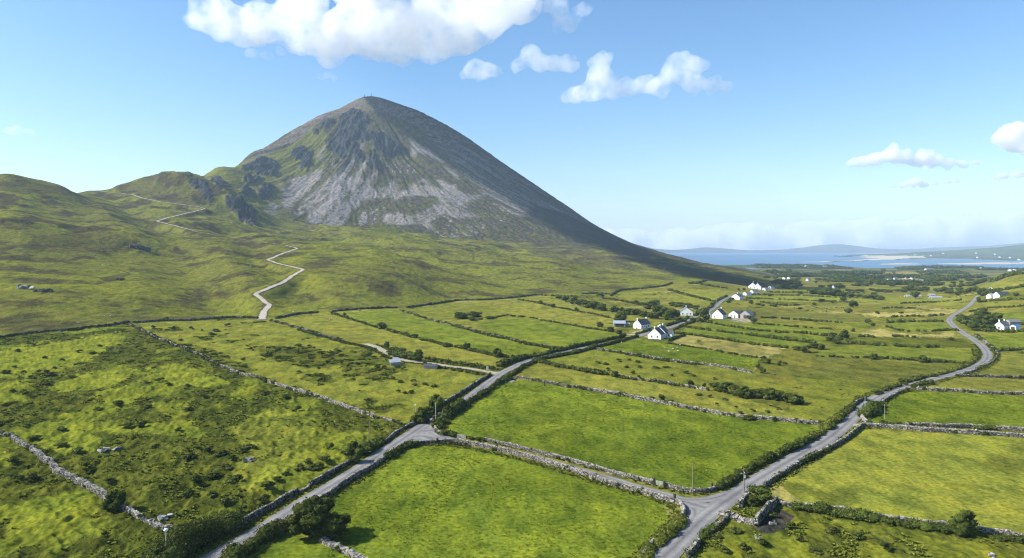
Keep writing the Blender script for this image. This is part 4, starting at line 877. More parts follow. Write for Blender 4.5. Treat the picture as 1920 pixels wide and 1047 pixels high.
stone_wall([(829, 762), (852, 747), (875, 733), (894, 720), (910, 711), (919, 704)], 'roadside wall running up to the farm track mouth', 1.6, .8, bright=-.03)
stone_wall([(584, 948), (600, 940), (615, 932), (636, 917), (657, 902), (680, 889), (700, 877), (726, 859)], 'wall between the main road and the lowest green field', 1.5, .8)
stone_wall([(783, 836), (800, 833), (820, 832)], 'short ivy-edged wall at the junction corner', 1.3, .8)
stone_wall([(822, 832), (852, 831), (873, 834), (905, 839), (936, 846), (965, 853), (1000, 862), (1067, 883), (1100, 894), (1140, 909)], 'long pale wall on the field side of the narrow lane', 1.5, .95, bright=.1)
stone_wall([(1142, 910), (1180, 918), (1207, 926), (1243, 938), (1264, 943)], 'lane wall end bending toward the lower crossroads', 1.4, .95, bright=.1)
stone_wall([(1266, 943), (1275, 947), (1281, 956), (1283, 963), (1279, 970)], 'small curved wall at the corner of the lower crossroads', 1.2, .8, bright=.1)
stone_wall([(1277, 972), (1262, 986), (1248, 999), (1228, 1016), (1212, 1035), (1198, 1055), (1170, 1085)], 'pale wall top half buried in the grassy roadside bank', 1.1, .8, ruin=.2)
stone_wall([(815, 797), (816, 806), (822, 814), (832, 818)], 'curved pale wall hugging the junction hedge', 1.25, .8, bright=.1)
stone_wall([(911, 827), (936, 833), (968, 840), (1000, 848), (1050, 861)], 'field wall north of the lane, beside the gravel gateway', 1.15, .85, bright=.05)
stone_wall([(1052, 862), (1095, 873), (1140, 887), (1180, 896), (1207, 904), (1225, 908)], 'field wall north of the lane, ending at the gatepost', 1.2, .85, bright=.08)
stone_wall([(1247, 913), (1268, 919), (1289, 923), (1317, 925), (1342, 919), (1354, 911)], 'curved wall round the field corner behind the crossroads pole', 1.2, .85)
stone_wall([(1598, 763), (1608, 756), (1621, 748)], 'short wall beside the dark roadside bush on the valley road', 1.4, .8)
stone_wall([(1545, 806), (1556, 797), (1568, 787)], 'pale stones showing through the bank by the valley road', 1.0, .8, ruin=.3)
stone_wall([(1432, 915), (1445, 906), (1457, 898), (1480, 884), (1508, 868), (1543, 850), (1580, 829), (1617, 801)], 'dark wall between the valley road and the big yellow field', 1.5, .8, bright=-.03)
stone_wall([(1615, 782), (1618, 788), (1626, 794)], 'white quarry-stone curved wall at the farm lane mouth', 1.3, 1.0, bright=.25)
stone_wall([(1619, 801), (1667, 803), (1730, 809), (1775, 811), (1814, 814), (1870, 817), (1950, 823)], 'double lane wall, the one nearer the yellow field', 1.4, .9, bright=.06)
stone_wall([(1699, 799), (1735, 800), (1772, 802), (1827, 803), (1880, 806), (1950, 810)], 'double lane wall, the one behind nearer the bright field', 1.4, .9, bright=.04)
stone_wall([(1648, 761), (1658, 754), (1667, 748), (1680, 741), (1692, 736)], 'pale wall on the inside of the valley road curve', 1.3, .8, bright=.12)
stone_wall([(1720, 731), (1751, 733), (1795, 735), (1835, 738), (1880, 740), (1950, 742)], 'grey wall above the bright green field beside the valley road', 1.4, 1.0)
stone_wall([(1791, 707), (1835, 707), (1880, 709), (1950, 711)], 'grey field wall joining the valley road at its bend', 1.4, .9)
stone_wall([(1810, 703), (1828, 696), (1841, 690), (1855, 683), (1865, 676), (1871, 667)], 'smooth pale wall guarding the outside of the road bend', 1.0, .6, bright=.12)
stone_wall([(1871, 666), (1866, 658), (1857, 650), (1848, 643), (1838, 636), (1829, 630)], 'stony grass-topped bank above the outside of the bend', 1.3, 1.2, bright=.05, ruin=.2)
stone_wall([(969, 709), (1005, 715), (1030, 720), (1057, 725), (1093, 730)], 'upper wall of the large green field, end nearest the main road', 1.35, .95)
stone_wall([(1095, 731), (1142, 738), (1184, 746), (1218, 753), (1247, 758), (1279, 765), (1310, 770)], 'upper wall of the large green field, bushy middle stretch', 1.4, .95, bright=.03)
stone_wall([(1312, 771), (1352, 778), (1388, 783), (1411, 785), (1457, 789), (1500, 793), (1536, 797)], 'upper wall of the large green field, end nearest the valley road', 1.35, .95, bright=.06)
stone_wall([(1150, 705), (1178, 710), (1205, 714), (1240, 718), (1268, 722)], 'overgrown wall across the rough strip field', 1.2, .9)
stone_wall([(1275, 724), (1300, 728), (1327, 733)], 'pale wall piece close to the dark willow thicket', 1.2, .9, bright=.12)
stone_wall([(1118, 655), (1152, 661), (1180, 665), (1215, 670), (1250, 676), (1284, 681)], 'wall below the sheep pasture, end nearest the main road', 1.3, .9)
stone_wall([(1286, 681), (1320, 685), (1347, 688), (1380, 694), (1410, 700)], 'wall below the sheep pasture, end farther from the road', 1.3, .9, bright=.05)
stone_wall([(749, 582), (780, 592), (812, 602), (845, 609), (875, 617), (910, 627), (942, 634), (984, 645), (1020, 650), (1047, 655)], 'long thin wall between the two brightest strip fields', 1.2, 1.1)
stone_wall([(508, 602), (545, 612), (580, 622), (602, 629), (644, 640)], 'wall from the path foot down beside the yellow strip field', 1.2, 1.0)
stone_wall([(1388, 952), (1394, 944), (1403, 933)], 'stub of old wall beside the crossroads pole', 1.9, 1.2)
stone_wall([(1418, 985), (1430, 971), (1444, 957), (1456, 945)], 'tall dark wall of the ruined pen near the crossroads', 2.4, .8)
stone_wall([(1352, 968), (1362, 963), (1372, 968), (1385, 976), (1400, 980), (1418, 984)], 'low spread rubble edge of the ruined pen', .7, 2.4, ruin=.2, bright=.12)
stone_wall([(1288, 1045), (1300, 1035), (1310, 1022)], 'dark corner wall low beside the nearest road end', 1.4, .9)
stone_wall([(1330, 1002), (1345, 990), (1358, 978), (1367, 965)], 'broken roadside wall climbing to the ruined pen', 1.1, .8, ruin=.3, bright=.05)
stone_wall([(1458, 946), (1480, 950), (1520, 953), (1560, 958), (1600, 964), (1640, 971)], 'wall below the yellow field, overgrown with brambles', 1.1, .9, bright=.12)
stone_wall([(1642, 971), (1680, 976), (1720, 981), (1760, 986), (1775, 988)], 'wall below the yellow field, stretch before the thorn tree', 1.1, .9, bright=.12)
stone_wall([(1835, 996), (1870, 1001), (1900, 1006), (1950, 1014)], 'wall below the yellow field, stretch beyond the thorn tree', 1.1, .9, bright=.12)
stone_wall([(604, 1014), (622, 1024), (640, 1032), (660, 1042), (685, 1056)], 'pale heap of wall stones under the twin thorn trees', 1.0, 1.6, ruin=.25, bright=.14)
stone_wall([(944, 709), (952, 714), (962, 713), (968, 710)], 'tiny broken wall by the gateway opposite the farm track', .9, .8, ruin=.3, bright=.1)

# ------------------------------------------------------------------ hedges and overgrown banks (each one a thing)
hedge([(300, 1062), (330, 1040), (352, 1020), (380, 1010), (405, 1002), (425, 1000)], 'huge bramble bank shading the road at the bottom of the view', 3.6, 5.5, 'gorse', 1.6, gap=0)
hedge([(425, 1062), (450, 1044), (480, 1024), (510, 1004), (538, 990)], 'bramble hedge on the field side of the nearest main road', 2.1, 2.6, 'gorse', 1.3, gap=0)
hedge([(676, 856), (690, 846), (704, 836), (716, 830)], 'low hedge tail beside the round roadside tree', 2.2, 2.6, 'leaf', 1.2, gap=0)
hedge([(728, 861), (747, 848), (760, 841), (782, 835)], 'ivy hedge over the wall at the upper junction corner', 1.7, 2.0, 'gorse', 1.2, gap=0)
hedge([(830, 833), (850, 834), (872, 837)], 'thin weedy fringe along the lane wall near the junction', .9, 1.0, 'gorse', 1)
hedge([(818, 803), (825, 794), (834, 785), (852, 773), (870, 761)], 'thick rounded hedge at the inside of the upper junction', 2.3, 2.8, 'leaf', 1.4, gap=0)
hedge([(872, 760), (905, 742), (930, 724), (949, 712), (960, 704)], 'hedge on the big field side of the main road', 1.7, 1.8, 'gorse', 1.3, gap=0)
hedge([(826, 816), (836, 817), (845, 818), (854, 821)], 'trimmed dark hedge beside the gravel gateway', 1.5, 1.8, 'leaf', 1.3, gap=0)
hedge([(875, 824), (890, 825), (908, 827)], 'low grassy hedge just past the gravel gateway', 1.1, 1.4, 'gorse', 1.1)
hedge([(962, 703), (978, 692), (995, 683), (1009, 678)], 'hedge along the main road past the farm track mouth', 1.6, 1.9, 'gorse', 1.2, gap=0)
hedge([(1009, 676), (1035, 671), (1068, 665), (1092, 659), (1112, 654)], 'dark roadside hedge above the rough strip field', 1.9, 2.4, 'leaf', 1.2, gap=0)
hedge([(940, 687), (950, 683), (960, 680), (972, 676)], 'tall dark hedge in the angle of track and road', 2.8, 3.2, 'leaf', 1.4, gap=0)
hedge([(975, 675), (1000, 671), (1026, 665), (1045, 660), (1064, 656)], 'bushy hedge on the hill side of the main road', 2.0, 2.4, 'leaf', 1.2, gap=0)
hedge([(1072, 654), (1100, 648), (1140, 639), (1168, 633)], 'tall clipped dark hedge on the hill side of the road', 2.6, 2.0, 'leaf', 1.8, gap=0, var=.08, tl=(0, .5))
hedge([(1124, 651), (1150, 645), (1175, 638), (1194, 633)], 'clipped dark hedge between road and sheep pasture', 2.0, 1.8, 'leaf', 1.8, gap=0, var=.08, tl=(0, .5))
hedge([(1196, 627), (1206, 624), (1218, 620)], 'short dark hedge in front of the twin cottage drive', 1.6, 1.8, 'leaf', 1.6, gap=0, tl=(0, .5))
hedge([(1253, 611), (1268, 607), (1285, 600), (1290, 597)], 'dark hedge beyond the twin cottage on the road bank', 2.4, 2.2, 'leaf', 1.5, gap=0, tl=(0, .5))
hedge([(1262, 620), (1280, 612), (1295, 606), (1310, 600)], 'hedge facing the farm lane beyond the cottages', 1.7, 1.9, 'leaf', 1.3, gap=0)
hedge([(1256, 640), (1266, 636), (1276, 632), (1280, 631)], 'small dark garden hedge beyond the twin cottage', 1.8, 2.0, 'leaf', 1.5, gap=0, tl=(0, .4))
hedge([(806, 675), (830, 678), (852, 682), (880, 686), (893, 688)], 'hedge on the upper side of the farm track', 1.6, 2.2, 'leaf', 1.1, gap=.1)
hedge([(893, 689), (905, 690), (918, 692)], 'scrubby hedge end by the track mouth', 1.4, 2.0, 'leaf', 1.0, gap=.1)
hedge([(800, 684), (820, 689), (850, 695), (880, 700), (905, 704)], 'weedy lower edge of the farm track', 1.1, 1.8, 'gorse', 1.0, gap=.22)
hedge([(735, 667), (750, 670), (768, 674)], 'dense dark shrubs behind the pale-roofed farm shed', 3.2, 4.0, 'leaf', 1.2, gap=0)
hedge([(560, 620), (602, 632), (644, 644), (676, 650), (700, 656)], 'rushy hedge following the wall to the farm track bend', 1.4, 2.4, 'gorse', 1.1, gap=.1)
hedge([(623, 588), (650, 597), (665, 602), (690, 610), (707, 615)], 'hedge under the moor wall at the head of the yellow strip', 1.5, 2.2, 'gorse', 1.1, gap=.1)
hedge([(726, 620), (749, 626), (791, 638), (815, 643), (833, 648)], 'hedge between yellow and green strips, bushy middle', 1.7, 2.6, 'leaf', 1.0, gap=.05)
hedge([(836, 648), (866, 654), (896, 661), (925, 667), (960, 672)], 'hedge between yellow and green strips, road end', 1.7, 2.6, 'gorse', 1.0, gap=.05)
hedge([(850, 612), (880, 620), (912, 629), (942, 636)], 'thin weeds along the wall of the bright strips', .9, 1.4, 'gorse', .8, gap=.2)
hedge([(960, 638), (984, 646), (1015, 651), (1050, 657)], 'scrub at the road end of the bright strip wall', 1.4, 2.0, 'gorse', .9, gap=.15)
hedge([(895, 600), (920, 598), (950, 592), (965, 594), (1005, 598)], 'ragged edge of scrub above the second bright field', 1.3, 2.2, 'gorse', .8, gap=.25)
hedge([(1018, 602), (1045, 606), (1068, 610), (1100, 616), (1142, 622)], 'field hedge running toward the grey-roofed barn', 1.3, 2.0, 'gorse', .9, gap=.15)
hedge([(976, 563), (1000, 567), (1018, 571), (1045, 577), (1068, 581)], 'thin hill hedge with two small round bushes', 1.3, 1.8, 'gorse', .7, gap=.3)
hedge([(1070, 582), (1095, 587), (1110, 589), (1148, 598)], 'thin hill hedge lower stretch toward the barn', 1.2, 1.8, 'gorse', .8, gap=.2)
hedge([(1009, 679), (1028, 683), (1047, 688), (1075, 693), (1100, 698), (1125, 702)], 'overgrown bank between rough strips near the main road', 1.6, 3.0, 'gorse', 1.0, gap=.05)
hedge([(1160, 708), (1190, 713), (1225, 717), (1262, 723)], 'weeds against the wall of the rough strip', 1.0, 1.6, 'gorse', .8, gap=.2)
hedge([(1130, 657), (1180, 667), (1230, 675), (1290, 683)], 'thin fringe of weeds under the sheep pasture wall', .9, 1.3, 'gorse', .8, gap=.15)
hedge([(1262, 646), (1300, 652), (1345, 659), (1385, 666), (1425, 672)], 'faint weedy line between tan meadow and sheep pasture', .8, 1.6, 'gorse', .7, gap=.3)
hedge([(1263, 625), (1295, 629), (1326, 633)], 'dark hedge of the first strip beyond the cottage', 1.8, 2.6, 'leaf', 1.0, gap=0)
hedge([(1330, 634), (1360, 638), (1389, 643), (1425, 648), (1463, 652)], 'hedge of the first strip, bushy far stretch', 1.8, 2.8, 'leaf', 1.0, gap=.03)
hedge([(1282, 613), (1300, 616), (1326, 620)], 'dark hedge of the second strip beyond the cottage', 1.8, 2.6, 'leaf', 1.0, gap=0)
hedge([(1332, 620), (1360, 624), (1389, 627), (1420, 631), (1440, 634)], 'hedge of the second strip, middle stretch', 2.0, 2.8, 'leaf', 1.0, gap=0)
hedge([(1450, 635), (1480, 639), (1500, 641), (1521, 644)], 'hedge of the second strip, tall end by the stream', 2.8, 3.5, 'leaf', 1.0, gap=0)
hedge([(1318, 604), (1334, 607)], 'stub of hedge by the farm yard drive', 2, 2.4, 'leaf', 1, gap=0)
hedge([(1345, 609), (1375, 614), (1410, 619), (1440, 622), (1475, 625)], 'hedge of the third strip below the farmyard', 1.8, 2.6, 'leaf', 1.0, gap=.03)
hedge([(1495, 625), (1525, 628), (1557, 631), (1572, 632)], 'hedge of the third strip, stream end', 2.4, 3.0, 'leaf', 1.0, gap=.03)
hedge([(1430, 597), (1450, 597), (1473, 599), (1500, 601)], 'straight dark hedge behind the farm barns', 1.8, 2.4, 'leaf', 1.0, gap=0)
hedge([(1505, 601), (1536, 604), (1565, 605), (1589, 606)], 'straight dark hedge running on to the stream bushes', 2.0, 2.4, 'leaf', 1.0, gap=0)
hedge([(1418, 608), (1445, 610), (1473, 612), (1510, 615), (1557, 618)], 'thin hedge between two narrow strips past the farmyard', 1.4, 2.0, 'gorse', .9, gap=.1)
hedge([(1667, 606), (1709, 604), (1735, 604), (1760, 604)], 'trimmed hedge above the short green strip near the bend', 2.3, 2.6, 'leaf', 1.1, gap=0)
hedge([(1664, 614), (1685, 620), (1699, 622)], 'scrub edge of the short green strip near the bend', 1.4, 2, 'gorse', .9)
hedge([(1726, 622), (1750, 622), (1783, 620), (1798, 622)], 'dark hedge below the short green strip near the bend', 1.9, 2.4, 'leaf', 1.1, gap=0)
hedge([(1612, 632), (1625, 632), (1635, 633)], 'small dark hedge under the tan hay strip, stream end', 1.8, 2.4, 'leaf', 1.1, gap=0)
hedge([(1684, 632), (1696, 632), (1706, 633)], 'small dark hedge under the tan hay strip, middle', 1.8, 2.4, 'leaf', 1.1, gap=0)
hedge([(1600, 645), (1640, 648), (1678, 650), (1720, 652), (1751, 652)], 'dark hedge over the long green strip of the valley floor', 1.8, 2.4, 'leaf', 1.0, gap=.05)
hedge([(1537, 669), (1583, 671), (1615, 672), (1646, 672), (1690, 675)], 'thin weedy line under the long green strip', 1.0, 1.6, 'gorse', .8, gap=.12)
hedge([(1700, 675), (1735, 678), (1772, 680), (1800, 682)], 'low dark hedge under the long green strip, road end', 1.5, 2.4, 'leaf', .9, gap=.1)
hedge([(1827, 653), (1829, 662), (1829, 672), (1822, 680), (1814, 686)], 'grass-topped bank on the inside of the road bend', 1.5, 2.0, 'grassy', 1.0, gap=.0)
hedge([(1812, 687), (1798, 692), (1783, 697), (1768, 702), (1752, 706)], 'yellowish bank with weeds beside the valley road', 1.4, 1.8, 'grassy', 1.0, gap=.05)
hedge([(1730, 709), (1718, 713), (1704, 717)], 'dark hedge piece beside the valley road curve', 1.6, 1.9, 'leaf', 1.1, gap=0)
hedge([(1688, 724), (1673, 729), (1657, 735), (1645, 742)], 'weedy wall bank on the outside of the valley road', 1.2, 1.5, 'gorse', 1.1, gap=.05)
hedge([(1598, 766), (1588, 774), (1578, 783)], 'bushy bank of the valley road above the green field end', 1.7, 2.0, 'gorse', 1.1, gap=.05)
hedge([(1576, 785), (1562, 795), (1548, 806), (1535, 815), (1520, 826)], 'thick weedy bank at the corner of the large green field', 1.7, 2.2, 'grassy', 1.2, gap=.02)
hedge([(1520, 826), (1500, 837), (1470, 850), (1440, 864), (1425, 872)], 'dark bramble hedge between large field and valley road', 1.9, 1.9, 'leaf', 1.4, gap=0)
hedge([(1424, 872), (1400, 886), (1380, 900), (1360, 911), (1347, 919)], 'bramble hedge reaching down to the crossroads pole', 1.6, 1.7, 'gorse', 1.4, gap=0)
hedge([(1276, 977), (1262, 992), (1245, 1008), (1228, 1026), (1212, 1045), (1190, 1072)], 'long grassy bank beside the nearest road end', 1.2, 2.6, 'grassy', 1.5, gap=0)
hedge([(1500, 872), (1530, 857), (1545, 849)], 'ivy over the wall beside the yellow field', 1.4, 1.4, 'gorse', 1.3, gap=0)
hedge([(1312, 1020), (1325, 1005), (1340, 992), (1352, 982)], 'dark weeds along the broken roadside wall', 1.0, 1.5, 'leaf', 1.3, gap=0)
hedge([(1490, 955), (1530, 959), (1570, 965), (1610, 972), (1640, 976)], 'bramble hedge in front of the yellow field wall', 1.7, 3.0, 'leaf', 1.4, gap=0)
hedge([(1642, 977), (1680, 983), (1730, 990), (1775, 996)], 'lower bramble hedge leading to the thorn tree', 1.3, 2.4, 'leaf', 1.3, gap=.02)
hedge([(1835, 1002), (1870, 1010), (1920, 1018), (1950, 1022)], 'weedy hedge beyond the thorn tree by the frame edge', 1.0, 1.8, 'gorse', 1.2, gap=.05)
hedge([(1650, 797), (1670, 798), (1698, 800)], 'dark hedge over the farm lane wall', 1.5, 2.2, 'leaf', 1.2, gap=0)
hedge([(1828, 805), (1845, 806), (1870, 807)], 'dark ivy patch on the rear lane wall', 1.4, 2.0, 'leaf', 1.2, gap=0)
hedge([(1621, 784), (1630, 776), (1640, 768), (1647, 763)], 'tall rounded hedge at the farm lane mouth', 2.7, 3.2, 'leaf', 1.4, gap=0)
hedge([(1713, 727), (1722, 724), (1738, 720)], 'hedge on the inside of the valley road by its round bush', 1.6, 2.0, 'leaf', 1.2, gap=0)
hedge([(1866, 659), (1880, 658), (1898, 658), (1912, 656), (1935, 656)], 'hedge joining the outside of the road bend', 1.8, 2.6, 'leaf', 1.0, gap=.05)
hedge([(1848, 622), (1865, 623), (1885, 624), (1897, 624)], 'garden hedge below the grey-gabled farmhouse', 2.6, 3.2, 'leaf', 1.2, gap=0)
hedge([(1905, 623), (1920, 622), (1945, 622)], 'garden hedge past the blue shed', 2.2, 2.8, 'leaf', 1.2, gap=0)
hedge([(1838, 567), (1860, 565), (1900, 563), (1940, 562)], 'field hedge under the two hillside houses', 1.8, 2.4, 'leaf', .9, gap=.1)
hedge([(1820, 585), (1850, 579), (1890, 577), (1940, 575)], 'hillside hedge above the sheltered trees', 1.6, 2.4, 'leaf', .9, gap=.1)
hedge([(1815, 537), (1835, 531), (1853, 527), (1885, 521), (1920, 514), (1950, 510)], 'dark ridge-top hedge against the distant bay', 5.0, 6.0, 'leaf', 1.6, gap=0)
hedge([(1852, 549), (1880, 545), (1905, 541), (1940, 536)], 'shelter hedge behind the upper hillside house', 3.0, 4, 'leaf', 1.1, gap=.05)
hedge([(1692, 570), (1735, 568), (1772, 566), (1800, 564)], 'long dark hedge below the farm polytunnels', 1.9, 2.4, 'leaf', .9, gap=.05)
hedge([(1660, 579), (1690, 578), (1710, 579)], 'short dark hedge above the hay strip', 1.8, 2.6, 'leaf', .9, gap=0)
hedge([(1677, 595), (1705, 594), (1740, 594), (1765, 592)], 'dark hedge below the longest hay strip', 1.9, 2.4, 'leaf', .9, gap=.05)
hedge([(1410, 553), (1450, 554), (1500, 555), (1560, 558), (1620, 560)], 'long valley hedge nearest the white roadside houses', 1.8, 3, 'leaf', .9, gap=.05)
hedge([(1389, 563), (1430, 568), (1463, 573), (1500, 573)], 'hedge sloping down from the white roadside bungalow', 1.9, 3, 'leaf', .9, gap=.08)
hedge([(1440, 548), (1500, 549), (1580, 550), (1640, 551)], 'upper long valley hedge beyond the road houses', 2.0, 3.2, 'leaf', .9, gap=.08)
hedge([(1400, 560), (1460, 562), (1530, 565), (1600, 568)], 'thin valley hedge between two narrow green strips', 1.8, 3, 'leaf', .8, gap=.12)
hedge([(1255, 545), (1275, 551), (1295, 556), (1315, 561), (1335, 566)], 'scrubby hillside hedge below the bending wall', 2.6, 5, 'gorse', 1.0, gap=.02)
hedge([(1300, 532), (1330, 537), (1360, 541)], 'hedge high beside the cloud-shadowed slope', 2.5, 4, 'gorse', .9, gap=.1)
hedge([(1335, 572), (1342, 566), (1352, 561), (1362, 556)], 'dark hedge on the hill side of the far road', 2.2, 2.2, 'leaf', 1.1, gap=0)
hedge([(1305, 593), (1320, 585), (1336, 575)], 'dark hedge along the hill side of the road near the farmyard', 2.2, 2.4, 'leaf', 1.1, gap=0)
hedge([(1365, 568), (1375, 560), (1390, 555)], 'hedge at the white bungalow beside the far road', 2.2, 2.6, 'leaf', 1.1, gap=0)
hedge([(1040, 556), (1062, 556), (1080, 558)], 'scrub hedge joining moor wall to tree row', 2.4, 3.5, 'leaf', 1, gap=0)
hedge([(1130, 560), (1150, 563), (1175, 567), (1200, 573)], 'hillside hedge between the tree row and bushes', 2.0, 3, 'gorse', 1, gap=.05)

# far-off woods that read as dark masses
for wpx, hh, ww in [([(1430, 503), (1500, 503.5), (1590, 505)], 8, 40), ([(1470, 500), (1560, 501)], 8, 50), ([(1560, 516), (1600, 515), (1640, 513)], 8, 40), ([(1475, 520), (1530, 518.5), (1600, 522)], 8, 34), ([(1600, 524), (1700, 521), (1775, 527)], 8, 30), ([(1655, 534), (1700, 534), (1755, 536)], 7, 22), ([(1700, 506), (1760, 503), (1830, 502.5)], 9, 55), ([(1730, 512), (1800, 513.5)], 8, 34), ([(1560, 527), (1650, 531)], 7, 26), ([(1780, 523), (1832, 521)], 7, 24), ([(1840, 507), (1940, 508)], 8, 40), ([(1425, 498.5), (1520, 499)], 7, 50), ([(1445, 512), (1490, 513)], 7, 28), ([(1450, 531), (1490, 533)], 6, 18)]:
    o_ = hedge(wpx, 'dark far-off belt of woodland on the low ground by the bay', hh, ww, 'leaf', 2.2, gap=.06, name='woods', var=.6, tl=(0, .5)); o_['kind'] = 'stuff'; o_['group'] = 'far woodland belts'
# ------------------------------------------------------------------ trees and bushes
def tube(mb, pts, radii, seg=7, mi=0, tint=.5):
    pts = np.asarray(pts, float); n = len(pts); t = np.gradient(pts, axis=0); t /= np.linalg.norm(t, axis=1)[:, None] + 1e-9
    up = np.array([0, 0, 1.0]) if abs(t[0, 2]) < .9 else np.array([1.0, 0, 0]); v = []
    for p, d, r in zip(pts, t, radii):
        a = np.cross(d, up); a /= np.linalg.norm(a) + 1e-9; b = np.cross(d, a)
        an = np.arange(seg) * 2 * math.pi / seg; v.append(p + r * (np.cos(an)[:, None] * a + np.sin(an)[:, None] * b))
    v = np.concatenate(v); i = np.arange(n - 1)[:, None] * seg; j = np.arange(seg)[None]; k = (j + 1) % seg
    mb.add(v, np.stack([i + j, i + k, i + seg + k, i + seg + j], -1).reshape(-1, 4), tint, mi)
    mb.add(v[:seg], [tuple(range(seg))[::-1]], tint, mi); mb.add(v[-seg:], [tuple(range(seg))], tint, mi)

def crown_blobs(n, flat, base, lean, seed, spread=.36, rad=(.13, .22)):
    """blob centres through an uneven dome of unit width and unit height"""
    r = np.random.default_rng(seed); c = []; rr = []
    while len(c) < n:
        p = r.uniform(-1, 1, 3)
        if np.linalg.norm(p) > 1 or np.linalg.norm(p) < .35 or p[2] < -.55: continue
        q = np.array([p[0] * spread, p[1] * spread, base + (1 - base) * (.43 + .50 * p[2] * flat)])
        q[0] += lean * (q[2] - base); s = r.uniform(*rad) * (1.15 - .35 * abs(p[2]))
        if q[2] + s > 1.03: q[2] = 1.03 - s
        c.append(q); rr.append([s, s, s * .82])
    return np.array(c), np.array(rr)
def make_tree(seed, n=26, per=70, leaf=.030, base=.16, flat=1.0, lean=.1, mat='leaf', tl=(0, 1), spread=.36, rad=(.13, .22)):
    root = empty('tree', (0, 0, -500)); c, r = crown_blobs(n, flat, base, lean, seed, spread, rad)
    mb = MB(); leaf_blobs(mb, c, r, leaf, per, 1, *tl); mb.build('crown', M[mat], root)
    tb = MB(); rr_ = np.random.default_rng(seed); top = np.array([lean * .3, 0, .62])
    tube(tb, [(0, 0, -.06), (.01, 0, .1), (.02 + lean * .15, .01, .3), top], [.045, .036, .028, .012], 8)
    for k in range(6):
        q = c[rr_.integers(0, len(c))]; s = np.array([.02 * math.cos(k), .02 * math.sin(k), .08 + .05 * k]); tube(tb, [s, s * .5 + q * .5 + np.array([0, 0, .02]), q], [.022, .015, .006], 6)
    tb.build('trunk', M['bark'], root); return root
def make_bush(seed, n=15, per=60, leaf=.045, mat='leaf', tl=(0, 1), flat=1.0, name='bush', rad=(.17, .27)):
    c, r = crown_blobs(n, flat, -.02, 0, seed, .36, rad); mb = MB(); leaf_blobs(mb, c, r, leaf, per, 1 if per > 30 else 0, *tl); o = mb.build(name, M[mat], None, loc=(0, 0, -500)); return o
PT = {'tree': [make_tree(1, base=.03), make_tree(2, lean=.15, n=24, base=.05), make_tree(3, n=32, base=.02, lean=0)], 'twin': [make_tree(11, n=46, per=120, leaf=.018, base=.0, spread=.42, rad=(.10, .17), mat='gorse')],
      'thorn': [make_tree(12, n=26, per=90, leaf=.026, base=.02, lean=.2, flat=.95, mat='leaf', tl=(0, .7))],
      'ftree': [make_tree(21, n=12, per=26, leaf=.07, base=.02, rad=(.2, .3)), make_tree(22, n=12, per=26, leaf=.07, base=.02, rad=(.2, .3)), make_tree(23, n=10, per=26, leaf=.07, base=.05, rad=(.2, .3))],
      'bush': [make_bush(31), make_bush(32), make_bush(33, n=11)], 'gorse': [make_bush(41, mat='gorse'), make_bush(42, mat='gorse', n=12)],
      'fbush': [make_bush(51, n=8, per=18, leaf=.09), make_bush(52, n=7, per=18, leaf=.09), make_bush(53, n=9, per=18, leaf=.09)], 'small': [make_bush(61, n=7, per=40, leaf=.07, mat='gorse'), make_bush(62, n=6, per=40, leaf=.07), make_bush(63, n=8, per=40, leaf=.07, mat='gorse')]}
used = set()
def place(kind, u, v, wpx, hpx, label, cat=None, group=None, var=None):
    P = G.pick(u, v); pr = PT[kind]; i = rng.integers(0, len(pr)) if var is None else var; src = pr[i]
    if id(src) not in used: o = src; used.add(id(src)); new = True
    else: o = copy_tree(src)
    w_ = wpx * P[1] / F; h_ = hpx * P[1] / F
    o.location = (P[0], P[1], P[2] - .04 * h_); o.scale = (w_ * rng.uniform(.92, 1.05), w_ * rng.uniform(.9, 1.1), h_); o.rotation_euler = (0, 0, rng.uniform(0, 6.28) if kind not in ('thorn', 'twin') else rng.uniform(-.3, .3))
    for k in ('label', 'category', 'group'):
        if k in o: del o[k]
    tag(o, label, cat or ('tree' if 'tree' in kind or kind in ('thorn', 'twin') else 'bush'), group); return o

place('twin', 582, 1008, 86, 84, 'large spreading thorn tree over the road wall, the taller of the adjoining two')
place('twin', 622, 1012, 66, 56, 'lower thorn tree beside the largest one, above the pale stone heap')
place('tree', 664, 868, 34, 42, 'round dense green tree standing where the roadside wall ends', var=2)
place('thorn', 213, 956, 40, 42, 'lone dark thorn tree growing through the wide pale wall')
place('tree', 789, 793, 36, 36, 'bushy tree with wall at its foot, nearer the junction', var=0)
place('tree', 817, 778, 34, 40, 'dark bushy tree shading the road above the junction', var=2)
place('bush', 806, 782, 24, 22, 'dark shrub between the two shading roadside trees'); place('bush', 777, 794, 20, 18, 'low shrub on the junction side of the bushy roadside trees')
place('thorn', 1803, 1003, 48, 50, 'solitary dark thorn tree on the wall below the yellow field')
place('bush', 1427, 940, 50, 30, 'broad round bush by the ruined pen at the crossroads'); place('gorse', 1410, 948, 24, 20, 'small brush clump beside the old wall stub')
place('tree', 783, 678, 26, 24, 'dense round tree behind the dark-roofed farm shed', var=2)
place('bush', 768, 672, 18, 16, 'shrub between the farm shed and round tree'); place('bush', 752, 668, 26, 20, 'wide shrub at the farmyard edge'); place('bush', 740, 664, 18, 17, 'shrub at the gravel yard bend')
place('tree', 724, 652, 12, 14, 'small upright tree beside the gravel yard', var=0)
place('tree', 875, 654, 15, 14, 'small tree on the hedge between yellow and green strips', var=0); place('tree', 932, 670, 20, 18, 'rounder tree near the road end of the strip hedge', var=2)
place('bush', 716, 617, 22, 15, 'dark bush at the head of the strip hedge'); place('fbush', 646, 592, 8, 7, 'tiny bush below the moor wall'); place('bush', 762, 630, 12, 8, 'first small round bush along the strip hedge'); place('bush', 777, 633, 13, 8, 'second small round bush along the strip hedge'); place('gorse', 838, 651, 14, 8, 'low bush on the strip hedge before the small tree')
